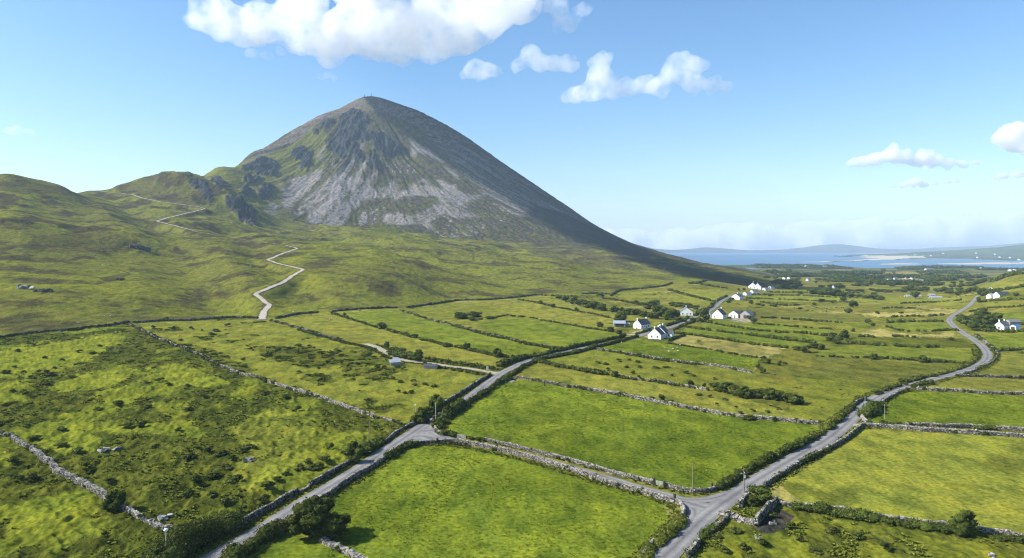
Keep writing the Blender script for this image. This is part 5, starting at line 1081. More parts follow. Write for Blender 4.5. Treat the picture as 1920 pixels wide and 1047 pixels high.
place('tree', 1163, 603, 33, 20, 'broad dark tree behind the grey-roofed barn', var=2); place('bush', 1144, 623, 15, 13, 'round garden bush below the grey-roofed barn'); place('bush', 1124, 614, 14, 11, 'bush at the field side of the grey-roofed barn'); place('bush', 1161, 626, 14, 9, 'low garden bush in front of the barn'); place('gorse', 1170, 630, 9, 6, 'tiny shrub at the drive entrance')
place('bush', 1037, 577, 9, 8, 'round bush in the high thin hedge'); place('bush', 1014, 569, 8, 7, 'smaller round bush in the high thin hedge'); place('fbush', 1022, 573, 8, 5, 'low bush next to the small round hedge bush'); place('bush', 1080, 584, 8, 8, 'single small bush above the barn field')
place('gorse', 866, 598, 34, 14, 'dark scrub mound on the knoll under the moor wall'); place('gorse', 892, 595, 26, 12, 'second dark scrub patch on the knoll'); place('bush', 884, 601, 18, 8, 'low dark bush at the foot of the knoll'); place('gorse', 920, 598, 20, 6, 'low scrub line east of the knoll')
place('bush', 1153, 707, 15, 14, 'round dark bush on the rough strip wall'); place('bush', 1198, 711, 8, 8, 'small bush on the rough strip wall'); place('bush', 1294, 725, 16, 13, 'bush on the wall close to the willow thicket'); place('fbush', 1321, 726, 9, 9, 'first of two little bushes beside the willow thicket'); place('fbush', 1333, 726, 12, 10, 'second of two little bushes beside the willow thicket')
place('bush', 1239, 754, 17, 15, 'round bush standing on the upper wall of the large green field'); place('bush', 1256, 758, 18, 9, 'low bush leaning on that same long field wall'); place('gorse', 1222, 750, 14, 7, 'small scrub just west of the round wall bush'); place('gorse', 1402, 787, 22, 10, 'green bush over the wall of the large field'); place('gorse', 1452, 790, 14, 9, 'smaller green bush near the far wall end'); place('gorse', 1290, 767, 12, 7, 'weed clump on the long field wall')
for k, (u, v, w_, h_) in enumerate([(1346, 734, 24, 18), (1362, 738, 28, 24), (1378, 741, 26, 24), (1394, 746, 30, 24), (1414, 746, 24, 20), (1428, 746, 26, 22), (1444, 749, 30, 26), (1460, 751, 26, 20), (1474, 754, 24, 18), (1488, 757, 30, 22), (1500, 757, 20, 16)]):
    place('bush', u, v, w_, h_, 'dark willow bush in the long thicket beside the rough strips', group='willow bushes of the thicket')
place('tree', 1637, 674, 15, 14, 'lone small tree on the line under the long green strip', var=0); place('tree', 1730, 680, 17, 15, 'lone small tree nearer the road bend on that strip line', var=2); place('bush', 1764, 679, 24, 6, 'flat dark bush under the long green strip')
place('bush', 1616, 751, 24, 11, 'flat-topped dark bush beside the valley road'); place('bush', 1694, 717, 20, 10, 'bush overhanging the valley road from the bog side'); place('bush', 1699, 723, 10, 8, 'small bush touching the valley road'); place('bush', 1746, 722, 13, 11, 'round bush on the field side of the valley road'); place('bush', 1700, 735, 10, 9, 'round bush where the grey wall starts'); place('bush', 1645, 739, 14, 9, 'dark bush on the wall outside the road curve'); place('fbush', 1776, 712, 8, 6, 'tiny bush at a field corner by the road')
place('bush', 1630, 795, 14, 8, 'small bush at the farm lane corner'); place('fbush', 1781, 638, 16, 6, 'flat bush in the dark rushy strip'); place('fbush', 1832, 662, 8, 8, 'bush inside the road bend')
for k, (u, v, w_, h_) in enumerate([(1494, 657, 20, 8), (1513, 662, 22, 16), (1526, 653, 20, 12), (1540, 656, 16, 12), (1572, 645, 22, 15), (1590, 642, 10, 8), (1584, 634, 18, 17), (1562, 631, 14, 9), (1600, 622, 12, 7), (1637, 612, 10, 9), (1556, 640, 20, 9), (1462, 686, 12, 11), (1440, 682, 14, 13), (1430, 700, 14, 16), (1422, 692, 10, 12), (1434, 674, 10, 9), (1472, 683, 12, 6), (1628, 606, 14, 9), (1664, 605, 8, 8), (1648, 645, 8, 4)]):
    place('bush' if w_ > 15 else 'fbush', u, v, w_, h_, 'bush along the valley stream below the field strips', group='stream bushes')
for k, (u, v, w_, h_) in enumerate([(1048, 562, 14, 9), (1060, 566, 16, 12), (1074, 570, 18, 13), (1088, 574, 20, 14), (1101, 577, 20, 15), (1115, 580, 22, 17), (1128, 583, 20, 15), (1055, 560, 12, 8), (1095, 571, 16, 10), (1125, 556, 16, 8)]):
    place('ftree', u, v, w_, h_, 'dark tree in the row running down from the moor wall', group='hillside tree row')
for k, (u, v, w_, h_) in enumerate([(1152, 586, 18, 13), (1164, 584, 12, 8), (1178, 590, 18, 14), (1192, 591, 20, 14), (1206, 594, 18, 12), (1220, 597, 18, 13), (1234, 598, 22, 15), (1250, 600, 20, 14), (1262, 597, 26, 20), (1272, 603, 16, 9), (1282, 604, 14, 8), (1246, 590, 18, 14), (1230, 586, 18, 15), (1216, 579, 22, 16), (1226, 576, 22, 14), (1236, 581, 18, 10), (1262, 574, 16, 9), (1274, 576, 20, 10), (1288, 577, 18, 9), (1304, 580, 16, 9), (1190, 570, 14, 7), (1204, 572, 12, 6)]):
    place('ftree', u, v, w_, h_, 'dark tree sheltering the white bungalow on the hill side', group='shelter trees of the bungalow')
for k, (u, v, w_, h_) in enumerate([(1316, 594, 22, 17), (1324, 601, 14, 12), (1310, 604, 10, 9), (1300, 603, 10, 8), (1384, 593, 12, 10), (1411, 594, 12, 10), (1412, 606, 14, 10), (1404, 599, 8, 8), (1368, 599, 8, 6)]):
    place('ftree', u, v, w_, h_, 'dark tree around the white-gabled farmyard', group='farmyard trees')
for k, (u, v, w_, h_) in enumerate([(1808, 607, 26, 20), (1822, 616, 30, 24), (1838, 612, 32, 32), (1852, 614, 30, 26), (1868, 608, 26, 22), (1846, 600, 24, 24), (1830, 620, 24, 16), (1858, 620, 18, 14), (1876, 612, 20, 16), (1800, 600, 16, 12)]):
    place('tree' if w_ > 22 else 'bush', u, v, w_, h_, 'tall bushy tree sheltering the grey-gabled farmhouse', group='farmhouse shelter trees', cat='tree')
for k, (u, v, w_, h_) in enumerate([(1838, 556, 12, 16), (1845, 555, 14, 18), (1852, 556, 14, 14), (1830, 549, 14, 13), (1820, 549, 16, 11), (1808, 551, 16, 9), (1800, 547, 14, 9), (1794, 555, 16, 9), (1780, 551, 18, 8), (1835, 568, 7, 12), (1770, 545, 12, 8), (1757, 548, 16, 8), (1868, 552, 18, 9), (1905, 556, 10, 8), (1785, 540, 14, 8), (1803, 537, 12, 7)]):
    place('ftree', u, v, w_, h_, 'dark tree clustered where the valley road tops the rise', group='trees at the road crest')
far_list = [(1530, 552, 28, 12), (1545, 553, 26, 10), (1562, 555, 34, 16), (1580, 557, 24, 11), (1595, 558, 18, 9), (1558, 540, 12, 7), (1572, 541, 18, 10), (1555, 545, 12, 6), (1612, 558, 16, 7), (1625, 560, 18, 8), (1638, 562, 26, 11), (1650, 563, 14, 8), (1580, 567, 12, 11), (1600, 576, 17, 14), (1590, 587, 14, 9), (1540, 566, 14, 7), (1560, 568, 12, 5), (1717, 560, 20, 15), (1704, 545, 24, 9), (1720, 546, 22, 8), (1735, 544, 16, 8), (1690, 548, 20, 7), (1665, 549, 16, 6), (1645, 548, 14, 6), (1645, 589, 8, 6), (1690, 589, 10, 5), (1500, 551, 12, 6), (1520, 545, 14, 5), (1395, 545, 6, 6), (1385, 545, 5, 5), (1444, 556, 8, 6), (1422, 573, 14, 5), (1408, 570, 10, 6), (1450, 575, 14, 5), (1500, 580, 10, 4), (1526, 573, 8, 6), (1430, 575, 8, 5), (1635, 546, 10, 6), (1750, 537, 12, 6), (1762, 536, 12, 6), (1458, 543, 10, 8), (1478, 543, 14, 8), (1468, 541, 12, 7), (1490, 541, 12, 7), (1475, 537, 12, 6), (1500, 538, 12, 6), (1446, 541, 8, 5)]
for k, (u, v, w_, h_) in enumerate(far_list):
    place('ftree', u, v, w_, h_, 'dark round tree scattered over the middle of the valley', group='trees on the valley floor')
# more thorn and willow clumps, thinner with distance, behind the valley floor
cnt = 0
for k in range(700):
    u = rng.uniform(1430, 1830); v = rng.uniform(508, 548)
    if pn(u / 40, v / 5, 300) < .12 or (1540 > u and v > 536): continue
    d = G.pick(u, v)[1]
    if d > 3000: continue
    place('ftree', u, v, rng.uniform(8, 16) * (1200 / d) ** .5, rng.uniform(4, 7) * (1100 / d) ** .3, 'one of the far dark trees merging into belts below the bay', cat='tree', group='far tree belts'); cnt += 1
    if cnt > 120: break
# scattered bushes in the left pastures
sp = [(505, 655), (520, 660), (540, 656), (560, 664), (580, 668), (600, 664), (620, 676), (636, 682), (520, 672), (545, 678), (575, 690), (600, 694), (610, 680), (590, 655), (500, 668), (560, 700), (720, 672), (700, 672), (690, 684), (668, 684), (650, 688), (720, 690), (745, 690), (760, 692), (706, 690), (690, 668), (600, 715), (760, 738), (750, 736), (768, 738), (780, 724), (800, 722), (812, 726), (740, 712), (752, 718), (775, 716), (410, 622), (385, 622), (362, 618), (430, 612), (322, 618), (395, 628), (470, 658), (455, 676), (380, 664), (560, 650), (580, 652), (640, 668), (630, 660), (340, 640), (290, 616), (310, 600)]
for u, v in sp:
    place('small', u + rng.normal(0, 2), v, rng.uniform(7, 15), rng.uniform(5, 8), 'small dark gorse bush dotting the pale pasture above the farm track', group='gorse bushes of the pale pasture')
sp = [(36, 660), (25, 690), (44, 700), (72, 698), (88, 700), (98, 704), (60, 710), (130, 708), (105, 692), (118, 678), (82, 672), (150, 660), (175, 664), (190, 650), (86, 722), (50, 742), (20, 735), (130, 838), (135, 852), (70, 822), (110, 808), (25, 868), (52, 880), (30, 904), (60, 900), (160, 880), (170, 888), (205, 905), (300, 715), (318, 722), (352, 725), (290, 692), (190, 770), (222, 760), (275, 765), (470, 842), (425, 880), (410, 895), (445, 905), (400, 930), (390, 850), (415, 855), (435, 862), (452, 848), (500, 740), (540, 748), (560, 770), (420, 945), (520, 905), (540, 892), (505, 915), (560, 880), (575, 870), (590, 880), (610, 866), (640, 850), (626, 842), (480, 962), (450, 958), (490, 940), (380, 745), (350, 770), (240, 800), (330, 810), (20, 760), (8, 700), (250, 680), (265, 800), (290, 840), (345, 860), (370, 905), (350, 930)]
for u, v in sp:
    d = G.pick(u, v)[1]
    place('small', u + rng.normal(0, 3), v, rng.uniform(2.4, 5.0) * F / d, rng.uniform(1.2, 2.1) * F / d, 'small dark bramble bush in the bracken field', group='bramble bushes of the bracken field')
for u, v in [(1340, 1010), (1395, 1030), (1430, 1022), (1360, 1035), (1480, 990), (1452, 972), (1500, 1015), (1560, 1000), (1610, 1010), (1380, 1000), (1530, 1035), (1660, 1030)]:
    d = G.pick(u, v)[1]; place('small', u, v, rng.uniform(1.6, 3.2) * F / d, rng.uniform(.9, 1.6) * F / d, 'small bush in the overgrown corner below the ruined pen', group='bushes of the overgrown corner')
for u, v in [(1120, 682), (1135, 684), (1160, 678), (1180, 676), (1195, 680), (1175, 690), (1200, 690), (1230, 692), (1250, 690), (1185, 700), (1140, 695), (1285, 700), (1300, 706), (1340, 712), (1260, 706), (1330, 745), (1310, 742), (1345, 760), (1380, 765), (1360, 750), (1410, 772), (1440, 774), (1460, 768), (1390, 776)]:
    place('small', u, v, rng.uniform(8, 15), rng.uniform(4, 6), 'rushy little bush in the rough strips above the large field', group='bushes of the rough strips')

# ------------------------------------------------------------------ undergrowth nobody could count: rushes, bracken, tussocks
def scatter(name, weight, n, wr, hr, mat, seed, dmin=110, dmax=620, blades=7):
    r = np.random.default_rng(seed); i0, i1 = np.searchsorted(D, [dmin, dmax]); j0, j1 = np.searchsorted(U, [-60, 1980])
    cell = np.gradient(D)[i0:i1, None] * (2 * DD[i0:i1, j0:j1] / F); wgt = (weight[i0:i1, j0:j1] * cell * (200 / DD[i0:i1, j0:j1]) ** .8).ravel(); wgt[V[i0:i1, j0:j1].ravel() > 1075] = 0
    cdf = np.cumsum(wgt); k = np.searchsorted(cdf, r.uniform(0, cdf[-1], n)); a, b = np.unravel_index(k, (i1 - i0, j1 - j0)); a += i0; b += j0
    x = XX[a, b] + r.uniform(-.5, .5, n); y = DD[a, b] + r.uniform(-.5, .5, n); z = G.sample(x, y)
    sc = (DD[a, b] / 200) ** .45; w_ = r.uniform(*wr, n) * sc; h_ = r.uniform(*hr, n) * sc
    P = np.repeat(np.stack([x, y, z], 1), blades, 0); m = n * blades; an = r.uniform(0, 6.283, m); ww = np.repeat(w_, blades); hh = np.repeat(h_, blades)
    o = np.stack([np.cos(an), np.sin(an), 0 * an], 1); s = np.stack([-np.sin(an), np.cos(an), 0 * an], 1); up = np.array([0, 0, 1.0])
    r0 = r.uniform(0, .22, m); r1 = r.uniform(.3, .62, m); wd = r.uniform(.16, .34, m)
    b0 = P + o * (r0 * ww)[:, None] - up * .08; t0 = P + o * (r1 * ww)[:, None] + up * (hh * r.uniform(.55, 1.1, m))[:, None]
    q = np.stack([b0 - s * (wd * ww)[:, None], b0 + s * (wd * ww)[:, None], t0 + s * (wd * ww * .6)[:, None], t0 - s * (wd * ww * .6)[:, None]], 1)
    mb = MB(); tt = np.clip(np.repeat(r.uniform(0, 1, n), blades) * .6 + r.uniform(0, .4, m), 0, 1); mb.add(q.reshape(-1, 3), np.arange(m * 4).reshape(-1, 4), np.repeat(tt, 4))
    return setting(mb.build(name, M[mat]), 'stuff')
tf = np.clip(tuft, 0, 1) * (d_road > 4.5) * sst(-.1, .5, fbm(XX / 7, DD / 9, 210, 3)) ** 1.5
scatter('bracken', tf * leftrough, 6000, (.5, 1.2), (.15, .35), 'rush', 5)
scatter('rushes', tf * (1 - leftrough) * (1 - moor), 6000, (.6, 1.2), (.2, .4), 'rush', 6, 120, 900)
lm = (fieldness > .94) * (d_road > 4) * (.3 + sst(-.2, .5, fbm(XX / 12, DD / 20, 211, 3))); scatter('grass', lm, 15000, (.5, .9), (.06, .16), 'turf', 8, 120, 420, 5)
k = ((d_road > 2.9) & (d_road < 5.5)).astype(float); scatter('verge_grass', k, 9000, (.4, .8), (.2, .5), 'grassy', 7, 110, 420)
# ------------------------------------------------------------------ houses, farm buildings, poles, animals
def quadbox(mb, x0, x1, y0, y1, z0, z1, mi=0):
    v = [(x0, y0, z0), (x1, y0, z0), (x1, y1, z0), (x0, y1, z0), (x0, y0, z1), (x1, y0, z1), (x1, y1, z1), (x0, y1, z1)]; mb.add(v, BOXF, .5, mi)
def gable_wall(mb, L, Wd, h, rise, mi=0, x0=0.0):
    """house body along +x from x0: ridge along x, gables at both ends"""
    a, b = x0, x0 + L; y = Wd / 2; sec = [(-y, -.8), (y, -.8), (y, h), (0, h + rise), (-y, h)]
    v = [(a, *p) for p in sec] + [(b, *p) for p in sec]; mb.add(v, [(0, 4, 3, 2, 1)], .5, mi); mb.add(v, [(5, 6, 7, 8, 9)], .5, mi)
    mb.add(v, [(0, 1, 6, 5), (1, 2, 7, 6), (2, 3, 8, 7), (3, 4, 9, 8), (4, 0, 5, 9)], .5, mi)
def roof(mb, L, Wd, h, rise, over=.28, th=.16, x0=0.0, end=.12):
    y = Wd / 2 + over; hz_ = h - over * rise / (Wd / 2); a, b = x0 - end, x0 + L + end
    for s in (-1, 1):
        v = [(a, s * y, hz_ + .02), (b, s * y, hz_ + .02), (b, 0, h + rise + .02), (a, 0, h + rise + .02)]; v += [(p[0], p[1], p[2] + th) for p in v]; mb.add(v, BOXF if s > 0 else BOXF[:, ::-1], .5)
def opening(parent, face, pos, z, w_, h_, L, Wd, kind='window', at_x=None):
    """a framed window or a door standing a little proud of the wall; face: 'front' (-y), 'back' (+y), 'end' (-x), 'far' (+x)"""
    mb = MB(); mg = MB()
    def bx(m, a0, a1, z0, z1, d0, d1):
        if face == 'front': quadbox(m, a0, a1, -Wd / 2 - d1, -Wd / 2 - d0, z0, z1)
        elif face == 'back': quadbox(m, a0, a1, Wd / 2 + d0, Wd / 2 + d1, z0, z1)
        elif face == 'end': quadbox(m, (at_x or 0) - d1, (at_x or 0) - d0, a0, a1, z0, z1)
        else: quadbox(m, L + (at_x or 0) + d0, L + (at_x or 0) + d1, a0, a1, z0, z1)
    t = .09; a0, a1 = pos - w_ / 2, pos + w_ / 2
    bx(mb, a0, a0 + t, z, z + h_, -.05, .06); bx(mb, a1 - t, a1, z, z + h_, -.05, .06); bx(mb, a0 + t, a1 - t, z + h_ - t, z + h_, -.05, .06); bx(mb, a0 - .06, a1 + .06, z - .1, z, -.05, .12)
    if kind == 'window':
        bx(mb, pos - .03, pos + .03, z, z + h_ - t, -.05, .045); o = mb.build('window', M['frame'], parent); bx(mg, a0 + t, a1 - t, z, z + h_ - t, -.05, .025); mg.build('pane', M['glass'], o)
    else:
        o = mb.build('door', M['frame'], parent); bx(mg, a0 + t, a1 - t, z, z + h_ - t, -.05, .03); mg.build('door_leaf', M['door'], o)
    return o
def chimney(parent, x, z, s=.75, h=1.1, mat='white'):
    mb = MB(); quadbox(mb, x - s * .5, x + s * .5, -s * .5, s * .5, z - 1.0, z + h); quadbox(mb, x - s * .6, x + s * .6, -s * .6, s * .6, z + h, z + h + .15); o = mb.build('chimney', M[mat], parent)
    mp_ = MB(); tube(mp_, [(x, 0, z + h + .15), (x, 0, z + h + .5)], [.14, .11], 8); mp_.build('chimney_pot', M['dark'], o); return o
def facing(P, az): return az
def house(px, L, Wd, h, rise, az, label, wall='white', rf='slate', chim=(0, 1), wins=None, name='cottage', cat='house', group=None, doors=None, small=False, origin='near'):
    """px: picture point of the near corner's foot; az: heading of the ridge (degrees, 0 = away to the right +x, 90 = straight ahead)"""
    P = G.pick(*px); root = empty(name, (P[0], P[1], P[2]), math.radians(az)); tag(root, label, cat, group, 'thing')
    mb = MB(); gable_wall(mb, L, Wd, h, rise); mb.build('wall', M[wall], root)
    mr = MB(); roof(mr, L, Wd, h, rise); r = mr.build('roof', M[rf], root)
    for c in chim: chimney(r, .45 + c * (L - .9), h + rise, mat='white' if wall == 'white' else 'concrete')
    if not small:
        for w_ in (wins or [('front', .2), ('front', .5), ('front', .8), ('end', 0), ('back', .3), ('back', .7)]):
            f_, q = w_[0], w_[1]; ww = w_[2] if len(w_) > 2 else .95; wh = w_[3] if len(w_) > 3 else 1.25; wz = w_[4] if len(w_) > 4 else .95
            opening(root, f_, q * L if f_ in ('front', 'back') else q, wz, ww, wh, L, Wd)
        for f_, q in (doors or [('front', .38)]): opening(root, f_, q * L if f_ in ('front', 'back') else q, .05, 1.0, 2.05, L, Wd, 'door')
    return root
# twin cottage: a block with its gable to the camera, a second block behind it and a low wing
R_ = house((1227, 636), 9.5, 8.6, 3.0, 3.9, 62, 'double white cottage with dark roofs and several chimneys beside the road', chim=(0, 1), wins=[('end', -2.0, 1.1, 1.3), ('end', 1.9, 1.1, 1.3), ('front', .25), ('front', .62), ('front', .88), ('back', .3), ('back', .7)], doors=[('front', .45)])
def block(root, x, y, L, Wd, h, rise, rz, wn, wall='white', rf='slate', nm='wing', ch=()):
    """a further block of the same house, its own wall mesh with its roof and windows as sub-parts"""
    Mx = Matrix.Translation((x, y, 0)) @ Matrix.Rotation(rz, 4, 'Z')
    def ap(m): 
        for i, v in enumerate(m.v): m.v[i] = np.array([(Mx @ Vector(p))[:] for p in v])
    mb = MB(); gable_wall(mb, L, Wd, h, rise); ap(mb); w_ = mb.build(nm, M[wall], root)
    mr = MB(); roof(mr, L, Wd, h, rise); ap(mr); mr.build('roof', M[rf], w_)
    for c in ch:
        mc = MB(); xx = .45 + c * (L - .9); z = h + rise; quadbox(mc, xx - .4, xx + .4, -.4, .4, z - 1, z + 1.1); quadbox(mc, xx - .47, xx + .47, -.47, .47, z + 1.1, z + 1.25); ap(mc); mc.build('chimney', M[wall], w_)
    for f_, q in wn:
        mg = MB(); yy = -Wd / 2; x_ = q * L
        if f_ == 'front': quadbox(mg, x_ - .5, x_ + .5, yy - .03, yy + .1, .95, 2.2)
        else: quadbox(mg, -.03, .1, q - .5, q + .5, .95, 2.2)
        ap(mg); mg.build('window', M['glass'], w_)
    return w_
block(R_, 9.3, -.6, 9.0, 8.2, 3.4, 3.9, 0, [('front', .2), ('front', .5), ('front', .8)], ch=(.15, .95))
block(R_, 14.5, -4.3, 4.0, 5.0, 2.7, 2.4, -math.pi / 2, [('front', .5), ('end', 0)], nm='porch_wing')
house((1194.5, 616.5), 11.5, 7.4, 3.1, 3.5, 42, 'white cottage with steep slate roof and a chimney on each gable', wins=[('front', .15), ('front', .38, 1.0, 1.4), ('front', .75, 1.4, 1.4), ('front', .92), ('back', .5)], doors=[('front', .56)])
def shed(px, L, Wd, h, rise, az, label, wall='concrete', rf='tin', open_front=False, name='barn', cat='barn', group=None, nwin=0):
    P = G.pick(*px); root = empty(name, (P[0], P[1], P[2]), math.radians(az)); tag(root, label, cat, group, 'thing')
    mb = MB(); gable_wall(mb, L, Wd, h, rise); mb.build('wall', M[wall], root); mr = MB(); roof(mr, L, Wd, h, rise, .35, .1); mr.build('roof', M[rf], root)
    mg = MB(); quadbox(mg, L * .15, L * .85, -Wd / 2 - .04, -Wd / 2 + .1, 0, h * .8) if open_front else quadbox(mg, -.04, .1, -1.4, 1.4, 0, h * .85); mg.build('doorway', M['dark'], root); return root
shed((1150, 612), 9.0, 6.5, 2.6, 1.7, -6, 'grey-roofed barn with open dark end below the broad tree', open_front=True)
shed((1172, 612), 3.5, 3.0, 2.0, .6, -10, 'small low lean-to shed between barn and white cottage', name='shed', cat='shed')
house((1287, 592), 11, 11, 3.1, 4.0, 78, 'wide white bungalow with grey roof among the shelter trees', rf='slate_grey', chim=(.5,), wins=[('end', -3.4, 1.2), ('end', -.5), ('end', 3.2, 1.2), ('front', .3), ('front', .7)], doors=[('front', .5)])
house((1345, 598), 11, 9.5, 3.2, 4.6, 56, 'white farmhouse with a tall plain gable and dark roof', rf='slate', chim=(1,), wins=[('end', 2.4, 1.0, 1.1), ('front', .3), ('front', .7), ('back', .5)], doors=[('front', .5)])
shed((1330, 595), 8, 5, 2.6, 1.6, 10, 'low grey outbuilding beside the tall-gabled farmhouse', wall='concrete', rf='slate_grey', name='outbuilding', cat='outbuilding')
house((1375, 596), 8, 8.0, 3.0, 3.0, 60, 'small white farm building with a dark doorway', rf='slate_grey', chim=(), wins=[('end', 1.8)], doors=[('end', -1.2)], name='farm_building', cat='farm building')
shed((1384, 596), 6, 6, 3.4, 2.2, 40, 'dark hay barn beside the small white farm building', wall='dark', rf='slate')
shed((1397, 598), 9, 9, 3.6, 3.2, 48, 'tall grey barn at the end of the farmyard', wall='concrete', rf='slate_grey')
house((1379, 562), 13, 10, 3.2, 3.6, 50, 'white bungalow with grey roof beside the far road', rf='slate_grey', chim=(.5,), wins=[('end', -2.0), ('end', 2), ('front', .3), ('front', .7)])
house((1411, 541.5), 14, 13, 4.0, 5.5, 65, 'white two-storey house on the far road under the dark slope', rf='slate_grey', chim=(1,), wins=[('end', -3, 1.4, 1.4), ('end', 3, 1.4, 1.4), ('front', .3), ('front', .7)])
house((1420, 542.5), 12, 11, 4.0, 5.0, 60, 'white house touching the far two-storey house', rf='slate_grey', chim=(0,), wins=[('end', 0, 1.6, 1.4), ('front', .4)])
for u, v, L, lab in [(1432, 545, 10, 'small white outbuilding past the far two-storey house'), (1443, 541, 9, 'tiny white shed on the far roadside'), (1409, 550, 12, 'low pale bungalow with its wall by the far road'), (1396, 554, 10, 'pale grey cottage at the far road verge')]:
    house((u, v), L, 6, 2.6, 1.8, 30, lab, rf='slate_grey', chim=(), wins=[('front', .5)], doors=[('end', 0)], name='outbuilding' if 'out' in lab or 'shed' in lab else 'cottage', cat='outbuilding' if 'out' in lab or 'shed' in lab else 'house')
# farm by the track
shed((731, 685), 5.2, 3.6, 1.7, 1.1, 24, 'farm shed with a bright pale sheet roof beside the track', rf='tinlight', name='shed', cat='shed')
shed((737, 681), 2.6, 2.4, 1.9, .8, 24, 'small pale lean-to behind the bright-roofed shed', rf='tinlight', name='shed', cat='shed')
shed((795, 691), 6.5, 3.4, 1.4, .8, -4, 'low stone shed with a dark slate roof below the track', wall='concrete', rf='slate', name='shed', cat='shed')
# right-hand farm and hillside houses
house((1873, 619), 9.5, 6.4, 3.0, 3.0, 34, 'farmhouse with pale grey gable and light roof behind a garden hedge', rf='slate_grey', chim=(0, 1), wins=[('end', 0, 1.2), ('front', .2, 1.2), ('front', .7, 1.2)])
shed((1889, 610), 8.0, 5.5, 2.8, 1.4, -4, 'grey-roofed outbuilding behind the pale gabled farmhouse', rf='slate_grey', name='outbuilding', cat='outbuilding')
shed((1899, 618), 5, 4.2, 2.2, 1.1, 20, 'small blue-roofed shed beside the farmhouse drive', rf='tinblue', wall='white', name='shed', cat='shed')
house((1868, 559), 15, 8, 3.2, 3.2, 12, 'long white hillside house with a dark roof', chim=(), wins=[('front', .2, 1.6), ('front', .5, 1.6), ('front', .8, 1.6), ('end', 0)])
house((1854, 560), 8, 6.5, 2.8, 2.4, 8, 'small white hillside cottage with a pale roof', rf='tinlight', chim=(), wins=[('front', .3), ('front', .7)])
house((1857, 547), 6, 6, 3.0, 2.6, 60, 'tiny white gabled hut above the hillside houses', chim=(), wins=[('end', 0)], name='hut', cat='hut')
# polytunnels: long pale half-round roofs
for u, v, L, lab in [(1698, 557, 21, 'long pale polytunnel on the valley floor'), (1744, 560, 15, 'shorter pale polytunnel near the road crest trees'), (1742, 555, 8, 'small white shed above the shorter polytunnel')]:
    P = G.pick(u, v); root = empty('polytunnel' if 'tunnel' in lab else 'shed', P, math.radians(3)); tag(root, lab, 'polytunnel' if 'tunnel' in lab else 'shed', None, 'thing')
    an = np.linspace(0, math.pi, 13); v_ = np.array([(x, 3.2 * math.cos(a), 3.0 * math.sin(a)) for x in (0, L) for a in an]); i = np.arange(12)
    mb = MB(); mb.add(v_, np.stack([i, i + 13, i + 14, i + 1], 1)); mb.build('cover', M['tinlight'], root); mb = MB(); mb.add(v_, [tuple(range(12, -1, -1))]); mb.add(v_, [tuple(range(13, 26))]); mb.build('end_wall', M['concrete'], root)
    mb = MB(); quadbox(mb, -.05, .08, -.9, .9, 0, 2.0); mb.build('door', M['dark'], root)
# hamlet and single houses far down the valley
hm = [(1469, 524, 14, 60), (1478, 523.5, 11, 40), (1513, 527, 12, 20), (1636, 528, 10, 15), (1647, 529, 17, 25), (1652, 527, 12, 60), (1664, 528, 14, 10), (1676, 525, 10, 10), (1694, 530, 18, 5), (1703, 528, 9, 5), (1711, 530, 11, 60), (1720, 530, 14, -15), (1708, 525, 8, 30), (1697, 525, 10, 50), (1680, 529, 8, 0), (1562, 541, 14, 10), (1876, 521, 12, 10)]
lab_h = 'one of the white houses of the far hamlet among dark trees'
for i_, (u, v, L, az) in enumerate(hm):
    L *= .82
    solo = {0: 'white far house at the end of the mountain slope', 1: 'smaller white far house next to the slope-end house', 2: 'single white far house above the dark belts', 15: 'pale house between the big valley trees', 16: 'pale building just under the ridge-top hedge'}.get(i_)
    house((u, v), L, 7, 3.0, 2.8, az, solo or lab_h, wall='pebble' if not solo and i_ % 3 else 'white', rf='slate_grey', chim=(), wins=[('front', .3, 1.4, 1.3), ('front', .7, 1.4, 1.3)], doors=[('end', 0)], name='house', group=None if solo else 'houses of the far hamlet')
for i_, (u, v, L) in enumerate([(1735, 507.5, 30), (1839, 505.5, 22), (1893, 509, 14), (1901, 509, 15), (1543, 502, 22), (1447, 498.5, 14), (1490, 499, 18), (1510, 501, 14)]):
    house((u, v), L, 14, 5, 4, 5 + 11 * (i_ % 4), {0: 'large white shore house at the bay end', 1: 'white shore house on the wooded point'}.get(i_, 'tiny white house of the scattered shore village'), wall='pebble', rf='slate_grey', chim=(), small=True, name='house', group=None if i_ < 2 else 'scattered shore houses')
for i_, (u, v, L) in enumerate([(1715, 479, 30), (1745, 480.5, 34), (1768, 476.6, 36), (1830, 476, 40), (1865, 478, 34), (1874, 483.5, 30), (1893, 484.5, 44), (1832, 484, 36), (1910, 488.5, 20)]):
    house((u, v), L * .8, 20, 7, 6, 5 + 13 * (i_ % 3), 'tiny white house on the low land across the bay', wall='pebble', rf='slate_grey', chim=(), small=True, name='house', group='houses across the bay')

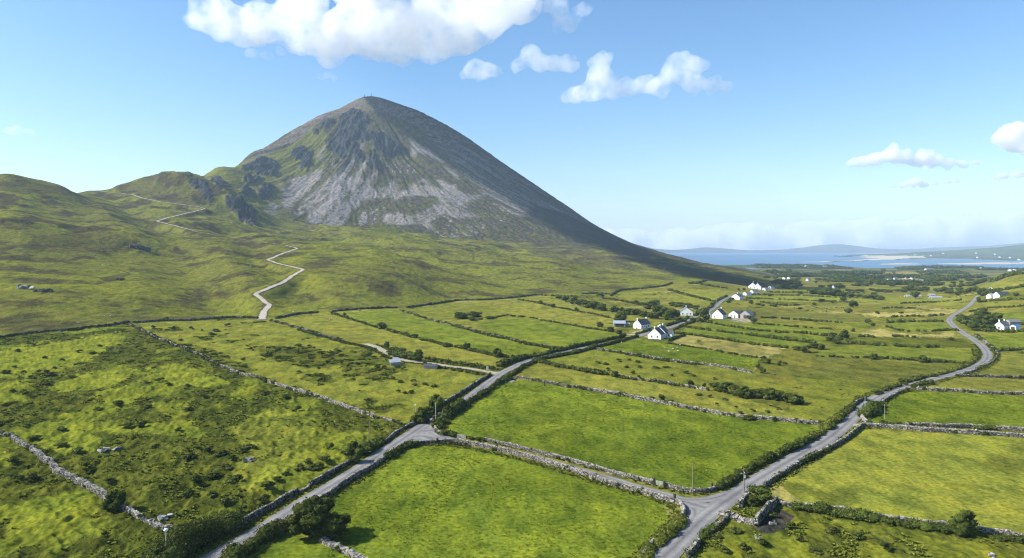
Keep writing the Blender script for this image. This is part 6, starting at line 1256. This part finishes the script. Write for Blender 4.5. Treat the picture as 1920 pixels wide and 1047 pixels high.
# poles
def pole(px, hgt, label, kind='plain', r=.13, mat='pole', cat='utility pole', lean=0.0):
    P = G.pick(*px); root = empty('utility_pole', (P[0], P[1], P[2])); tag(root, label, cat); root.rotation_euler = (0, lean, math.radians(20))
    mb = MB(); tube(mb, [(0, 0, -.6), (0, 0, hgt * .5), (0, 0, hgt)], [r, r * .85, r * .68], 10); mb.build('post', M[mat], root)
    if kind == 'cross':
        mb = MB(); quadbox(mb, -1.1, 1.1, -r - .12, -r, hgt - 1.15, hgt - 1.0); mb.build('crossarm', M['pole'], root)
        for x in (-1.0, 0, 1.0):
            mi_ = MB(); tube(mi_, [(x, -r - .06, hgt - 1.0), (x, -r - .06, hgt - .78)], [.06, .04], 8); mi_.build('insulator', M['lamp'], root)
        mt = MB(); tube(mt, [(0, -r - .28, hgt - 2.1), (0, -r - .28, hgt - 1.4)], [.22, .22], 12); mt.build('transformer', M['polegrey'], root)
    else:
        mi_ = MB(); tube(mi_, [(0, 0, hgt), (0, 0, hgt + .14)], [.05, .03], 8); mi_.build('pole_cap', M['dark'], root)
    return root
pole((1395, 934), 7.0, 'timber pole with crossarm and drum at the crossroads', 'cross', .15)
pole((1299, 925), 7.4, 'plain leaning timber pole at the curved wall near the crossroads', r=.14)
pole((817, 797), 7.4, 'pale pole standing at the upper junction corner', r=.13, mat='polegrey')
pole((693, 836), 7.7, 'slim dark pole behind the round roadside tree', r=.12)
pole((1622, 776), 6.2, 'pole beside the farm lane mouth on the valley road', r=.12, mat='polegrey')
pole((1659, 786), 5.2, 'faint thin pole inside the bright green field', r=.08, mat='polegrey')
pole((1194, 624), 8.6, 'dark pole in front of the chimneyed white cottage', r=.17)
pole((1343, 570), 6.6, 'pole at the far road bend above the farmyard', r=.2, mat='polegrey')
pole((500, 641), 7.2, 'thin pole alone in the pale pasture', r=.12)
pole((1143, 597), 5.0, 'thin pole in the field behind the barn', r=.12)
# street lamp near the bottom edge
P = G.pick(311, 1058); root = empty('street_lamp', P); tag(root, 'street lamp with a round white bowl at the pale wall end', 'street lamp')
hl = 64 * P[1] / F
mb = MB(); tube(mb, [(0, 0, -.5), (0, 0, hl * .6), (0, 0, hl - .25)], [.11, .09, .06], 10); mb.build('post', M['polegrey'], root)
mb = MB(); iv, jf = ICO2; mb.add(iv * [.42, .42, .34] + [0, 0, hl], jf); mb.build('lamp_bowl', M['lamp'], root, smooth=True); mb = MB(); tube(mb, [(0, 0, hl - .36), (0, 0, hl - .2)], [.12, .2], 10); mb.build('collar', M['dark'], root)
P = G.pick(779, 779); root = empty('street_lamp', P); tag(root, 'small white-headed lamp post behind the roadside trees', 'street lamp'); hl = 19 * P[1] / F
mb = MB(); tube(mb, [(0, 0, -.4), (0, 0, hl - .2)], [.07, .05], 8); mb.build('post', M['polegrey'], root); mb = MB(); mb.add(iv * [.32, .32, .28] + [0, 0, hl], jf); mb.build('lamp_bowl', M['lamp'], root, smooth=True)
# notice board at the track mouth, gateposts
P = G.pick(914, 696); root = empty('notice_board', P, math.radians(25)); tag(root, 'small blank white board on posts at the track mouth', 'sign')
mb = MB(); quadbox(mb, -.55, .55, -.04, .04, .6, 2.2); mb.build('panel', M['white'], root)
for x in (-.45, .45):
    mb = MB(); quadbox(mb, x - .05, x + .05, .045, .12, -.3, 2.2); mb.build('post', M['pole'], root)
for u, v, lab in [(1226, 910, 'dark stone gatepost where the lane wall stops'), (1246, 915, 'stone gatepost starting the curved corner wall'), (1265, 942, 'dark stone post at the lane corner'), (820, 833, 'upright stone post in the junction wall'), (1335, 919, 'dark stone gatepost in the curved wall'), (1021, 724, 'dark post standing at the long field wall')]:
    P = G.pick(u, v); mb = MB(); stones(mb, np.array([[0, 0, .8]]), np.array([[.45, .4, 1.9]]), .04, tint=np.array([.12])); stones(mb, np.array([[0, 0, 1.75]]), np.array([[.5, .45, .25]]), .04, tint=np.array([.3])); o = mb.build('gatepost', M['stone'], loc=tuple(P)); tag(o, lab, 'gatepost', None, 'thing')
# field gates: five-bar steel
def gate(a, b, label):
    A_ = G.pick(*a); B_ = G.pick(*b); d = B_ - A_; L = float(np.hypot(d[0], d[1])); root = empty('field_gate', A_, math.atan2(d[1], d[0])); tag(root, label, 'gate')
    mb = MB()
    for z in (.25, .5, .75, 1.0, 1.25): tube(mb, [(0, 0, z), (L, 0, z)], [.035, .035], 6)
    mb.build('bars', M['polegrey'], root); mb = MB()
    for x in (.02, L / 2, L - .02): quadbox(mb, x - .04, x + .04, -.05, .05, .1, 1.35)
    mb.build('uprights', M['polegrey'], root)
gate((1228, 910), (1244, 914), 'steel bar gate between the lane wall and corner wall'); gate((857, 822), (873, 824), 'steel bar gate in the gravel gateway near the junction')
# sheep
def make_sheep():
    root = empty('sheep', (0, 0, -500)); mb = MB(); iv2, jf2 = ICO2
    v = iv2 * [.56, .27, .30] * (1 + .05 * rng.normal(0, 1, (len(iv2), 1))); v[:, 2] += .62 - .05 * np.abs(v[:, 0]); k = iv2 * [.17, .13, .16] + [.58, 0, .78]; mb.add(v, jf2); mb.add(k, jf2); mb.build('fleece', M['wool'], root, smooth=True)
    mb = MB(); h = iv * [.17, .085, .10]; h[:, 2] -= .45 * (h[:, 0] + .1) * (h[:, 0] > 0); mb.add(h + [.76, 0, .80], jf); quadbox(mb, .66, .70, .07, .19, .84, .88); quadbox(mb, .66, .70, -.19, -.07, .84, .88); mb.build('head', M['face'], root)
    for x, y in ((.34, .13), (.34, -.13), (-.36, .13), (-.36, -.13)):
        mb = MB(); s = -.05 if x < 0 else .02; tube(mb, [(x, y, .50), (x + s, y, .27), (x, y, .0)], [.075, .045, .032], 7); mb.build('leg', M['face'], root)
    return root
sh = make_sheep(); first = True
sheep = [(1246, 655), (1254, 661), (1262, 656), (1270, 654), (1264, 663), (1272, 660), (1275, 649), (1157, 648), (1165, 644)]
for k, (u, v) in enumerate(sheep):
    o = sh if k == 0 else copy_tree(sh); P = G.pick(u, v); o.location = P; o.rotation_euler = (0, 0, rng.uniform(0, 6.28)); o.scale = (1.1,) * 3
    tag(o, 'pale sheep grazing in the middle of the cottage pasture' if k < 7 else 'white sheep by the clipped roadside hedge', 'sheep', 'flock in the cottage pasture' if k < 7 else 'sheep by the roadside hedge')
# summit posts, outcrops, loose boulders
for u, hg, lab in [(683, 11, 'first tiny dark post on the mountain top'), (696, 13, 'taller second dark post on the mountain top')]:
    x = (u - 960) / F * 3000; z = float(G.sample(x, 3000.0)); root = empty('summit_post', (x, 3000, z)); tag(root, lab, 'post')
    mb = MB(); tube(mb, [(0, 0, -2), (0, 0, hg)], [1.3, .9], 8); mb.build('shaft', M['dark'], root); mb = MB(); stones(mb, np.array([[rng.uniform(-2, 2), rng.uniform(-2, 2), .3] for _ in range(14)]), rng.uniform(1.2, 2.4, (14, 3)), .5); mb.build('cairn', M['rock'], root)
def outcrop(px, size, label, n=14, name='rock_outcrop', tint=None):
    P = G.pick(*px); q = np.stack([rng.normal(0, size[0] * .30, n), rng.normal(0, size[1] * .3, n), rng.uniform(0, size[2] * .45, n)], 1); mb = MB(); z0 = G.sample(P[0] + q[:, 0], P[1] + q[:, 1]) - P[2]; q[:, 2] += z0
    stones(mb, q, np.stack([rng.uniform(.35, .7, n) * size[0] * .6, rng.uniform(.35, .7, n) * size[1] * .7, rng.uniform(.4, .9, n) * size[2]], 1), .3, jit=.2, tint=tint)
    o = mb.build(name, M['rock'], loc=tuple(P)); tag(o, label, 'rock', None, 'thing')
outcrop((52, 541), (10, 8, 3.5), 'pale upper end of the rock outcrop on the open hillside', 16, tint=rng.uniform(.5, 1, 16)); outcrop((82, 547), (12, 7, 2.6), 'dark lower end of the rock outcrop on the open hillside', 14, tint=rng.uniform(0, .4, 14))
outcrop((225, 525), (10, 6, 3), 'dark low crag in the middle of the open hillside', 10, tint=rng.uniform(0, .3, 10)); outcrop((262, 467), (18, 8, 8), 'dark crag at the end of the rounded spur on the hillside', 14, tint=rng.uniform(0, .3, 14)); outcrop((195, 848), (4, 3, 1.2), 'grey bare rock among the bracken', 8); outcrop((470, 866), (3.5, 3, .8), 'grey bare rock slab near the bramble hollow', 7)
outcrop((1425, 1012), (1.2, 1.0, 1.0), 'round pale boulder below the ruined pen', 4, name='boulder'); outcrop((1453, 983), (1.6, 1.2, .8), 'mossy stone on the dark bare patch', 4, name='boulder'); outcrop((1860, 1043), (1.8, 1.0, .6), 'pale half-buried stones near the bottom corner', 5, name='boulder')
outcrop((958, 717), (3.2, 2.4, .9), 'pale stone slab at the gateway in the large field corner', 4, name='boulder', tint=np.full(4, .9)); outcrop((310, 975), (3.0, 2, .8), 'scatter of pale stones above the crumbling wall', 7, name='boulder', tint=np.full(7, .9))
for k, (u, v) in enumerate([(195, 593), (208, 595), (145, 606), (192, 497), (205, 496), (178, 507), (555, 586), (835, 506), (470, 500), (620, 600), (1245, 505)]):
    outcrop((u, v), (2.6, 2, 1.6), 'small white boulder loose on the open moor', 3, name='boulder', tint=np.full(3, .95))
    SC.collection.objects[-1]['group'] = 'white boulders of the moor'
# ------------------------------------------------------------------ clouds: real volumes, kilometres away and well above the haze
def m_cloud(name, dens, scale, lo=.38, hi=.62, colr=(1, 1, 1), aniso=.3, soft=True):
    k = N(name); pv = k.n('VolumePrincipled'); pv.inputs['Color'].default_value = tuple(colr) + (1,); pv.inputs['Anisotropy'].default_value = aniso
    g = k.n('NewGeometry'); n_ = k.n('TexNoise', i_Scale=scale, i_Detail=4.0, i_Roughness=.62); k.l(g, 'Position', n_, 'Vector')
    mr = k.n('MapRange', interpolation_type='SMOOTHSTEP'); mr.inputs['From Min'].default_value = lo; mr.inputs['From Max'].default_value = hi; mr.inputs['To Min'].default_value = 0; mr.inputs['To Max'].default_value = dens
    k.l(n_, 'Fac', mr, 'Value'); k.l(mr, 0, pv, 'Density'); k.l(pv, 0, k.out, 'Volume'); k.m.cycles.volume_step_rate = .25
    return k.m
def cloud(blobs, dist, label, mat, flat=.8, voxel=.22, seed=1, group=None, lump=.35, name='cloud', depth=.8):
    """blobs: (u, v, r) in picture rows and columns of the sky, turned into real spheres at the given distance"""
    r_ = np.random.default_rng(seed); mb = MB(); s = dist / F; C0 = np.array([(np.mean([b[0] for b in blobs]) - 960) * s, dist, H + (V0 - np.mean([b[1] for b in blobs])) * s]); rm = np.mean([b[2] for b in blobs]) * s
    for u, v, r in blobs:
        R = r * s; c = np.array([(u - 960) * s, dist + r_.uniform(-depth, depth) * R, H + (V0 - v) * s]) - C0
        mb.add(ICO2[0] * [R, R, R * flat] + c, ICO2[1])
        for _ in range(5):
            a = r_.normal(0, 1, 3); a /= np.linalg.norm(a); q = r_.uniform(.3, .55); mb.add(ICO2[0] * (R * q) + c + a * [R, R, R * flat] * r_.uniform(.6, .95), ICO2[1])
    o = mb.build(name, mat, loc=tuple(C0)); tag(o, label, 'cloud', group, 'thing')
    m = o.modifiers.new('r', 'REMESH'); m.mode = 'VOXEL'; m.voxel_size = rm * voxel
    t = bpy.data.textures.new('c', 'CLOUDS'); t.noise_scale = rm * .75; t.noise_depth = 4
    d = o.modifiers.new('d', 'DISPLACE'); d.texture = t; d.strength = rm * lump; d.mid_level = .5; d.texture_coords = 'LOCAL'
    return o
MC = m_cloud('cloud_vapour', .0060, .0052, .31, .72)
MCs = m_cloud('thin_cloud_vapour', .0035, .0060, .36, .66)
MCf = m_cloud('distant_cloud_vapour', .0075, .0028, .28, .58)
MCb = m_cloud('cloud_bank_vapour', .0026, .0018, .31, .62)
cloud([(358, 44, 16), (375, 38, 26), (410, 34, 36), (450, 50, 42), (500, 48, 48), (550, 44, 56), (610, 60, 56), (670, 60, 62), (740, 52, 74), (800, 58, 62), (860, 40, 66), (920, 24, 62), (975, 8, 46), (700, 92, 32), (750, 98, 28), (640, 84, 36), (590, 92, 22), (560, 78, 30), (870, 72, 30), (480, 72, 20), (400, 5, 32), (560, -10, 52), (680, -20, 62), (820, -20, 62), (940, -20, 62)], 7000, 'largest cloud, a broad white bank over the summit', MC, seed=1)
cloud([(1062, 182, 14), (1080, 178, 22), (1110, 168, 28), (1126, 140, 28), (1128, 112, 22), (1150, 164, 26), (1180, 164, 24), (1210, 162, 24), (1240, 158, 26), (1262, 135, 26), (1270, 116, 22), (1292, 128, 26), (1304, 154, 26), (1332, 162, 18), (1360, 165, 15)], 8000, 'two-humped white cloud in the open sky', MC, seed=2)
cloud([(873, 142, 12), (892, 126, 20), (912, 130, 20), (932, 138, 14), (900, 142, 14)], 7600, 'small round white cloud just beyond the summit', MC, seed=3)
cloud([(972, 118, 16), (996, 98, 20), (1012, 116, 22), (1036, 120, 20), (1060, 122, 20), (1074, 124, 14)], 7600, 'small white cloud with one raised hump', MC, seed=4)
cloud([(600, 144, 9), (615, 142, 10), (628, 146, 8)], 7000, 'tiny wisp hanging below the largest cloud', MCs, flat=.6, seed=5)
cloud([(1020, 8, 22), (1045, 20, 24), (1065, 48, 22), (1095, 14, 18), (1050, 45, 18)], 7000, 'thin torn cloud at the ragged end of the largest', MCs, seed=6)
cloud([(470, 98, 14), (500, 104, 14), (530, 100, 12)], 7000, 'thin wisp under the narrow end of the largest cloud', MCs, flat=.6, seed=7)
cloud([(22, 246, 12), (38, 245, 14), (56, 247, 10)], 9000, 'lone faint wisp near the skyline of the moor', MCs, flat=.6, seed=8)
cloud([(1600, 306, 11), (1620, 302, 15), (1645, 298, 18), (1672, 290, 20), (1690, 296, 18), (1712, 304, 15), (1732, 294, 18), (1755, 302, 17), (1780, 306, 13), (1805, 308, 11), (1830, 305, 9)], 15000, 'long low white cloud over the bay', MCf, flat=.75, seed=9)
cloud([(1886, 258, 18), (1902, 244, 20), (1925, 256, 34), (1960, 258, 34), (1925, 278, 20)], 15000, 'bright round cloud cut by the frame edge', MCf, seed=10)
cloud([(1672, 350, 7), (1690, 346, 11), (1710, 342, 13), (1730, 347, 10), (1752, 345, 8), (1775, 342, 7), (1795, 340, 6)], 18000, 'small flat greyish cloud under the long low one', MCf, flat=.6, seed=11)
cloud([(1862, 334, 8), (1882, 330, 11), (1905, 328, 12), (1930, 331, 10)], 18000, 'small flat greyish cloud at the frame edge', MCf, flat=.6, seed=12)
bank = [(u, 446 - 0.040 * (u - 1100) + 4 * math.sin(u * .031) + 3 * math.sin(u * .083), 19 + .010 * (u - 1100) + 4 * math.sin(u * .05 + 1)) for u in range(1080, 2300, 16)]
bank = [(u, v, r * .8) for u, v, r in bank] + [(u + 8, v + 14, r) for u, v, r in bank] + [(u, v + 30, r * 1.1) for u, v, r in bank]
cloud(bank, 36000, 'long pale bank of cloud low above the far hills', MCb, flat=.8, seed=13, depth=.7, voxel=.3, lump=.22)

# the long cloud overhead, above the frame: it throws the shadow lying on the far flank and the darkened skirt
sc_ = []
for y in np.arange(1080, 2990, 55):
    hw = np.interp(y, [1080, 1500, 2000, 2300, 2600, 2990], [45, 62, 78, 105, 135, 150]); cx = np.interp(y, [1080, 1500, 2000, 2400, 2700, 2990], [-1585, -1590, -1600, -1620, -1640, -1640])
    sc_.append((cx + rng.normal(0, 10), y, 1600 + rng.normal(0, 10), hw))
mb = MB()
for x, y, z, r in sc_: mb.add(ICO2[0] * [r, 75, 85] + [x, y, z - 1600], ICO2[1])
o = mb.build('cloud', m_cloud('overhead_cloud_vapour', .035, .006, .10, .30), loc=(0, 0, 1600)); tag(o, 'long narrow cloud overhead whose shadow lies on the darkened mountain flank', 'cloud', None, 'thing')
m = o.modifiers.new('r', 'REMESH'); m.mode = 'VOXEL'; m.voxel_size = 16
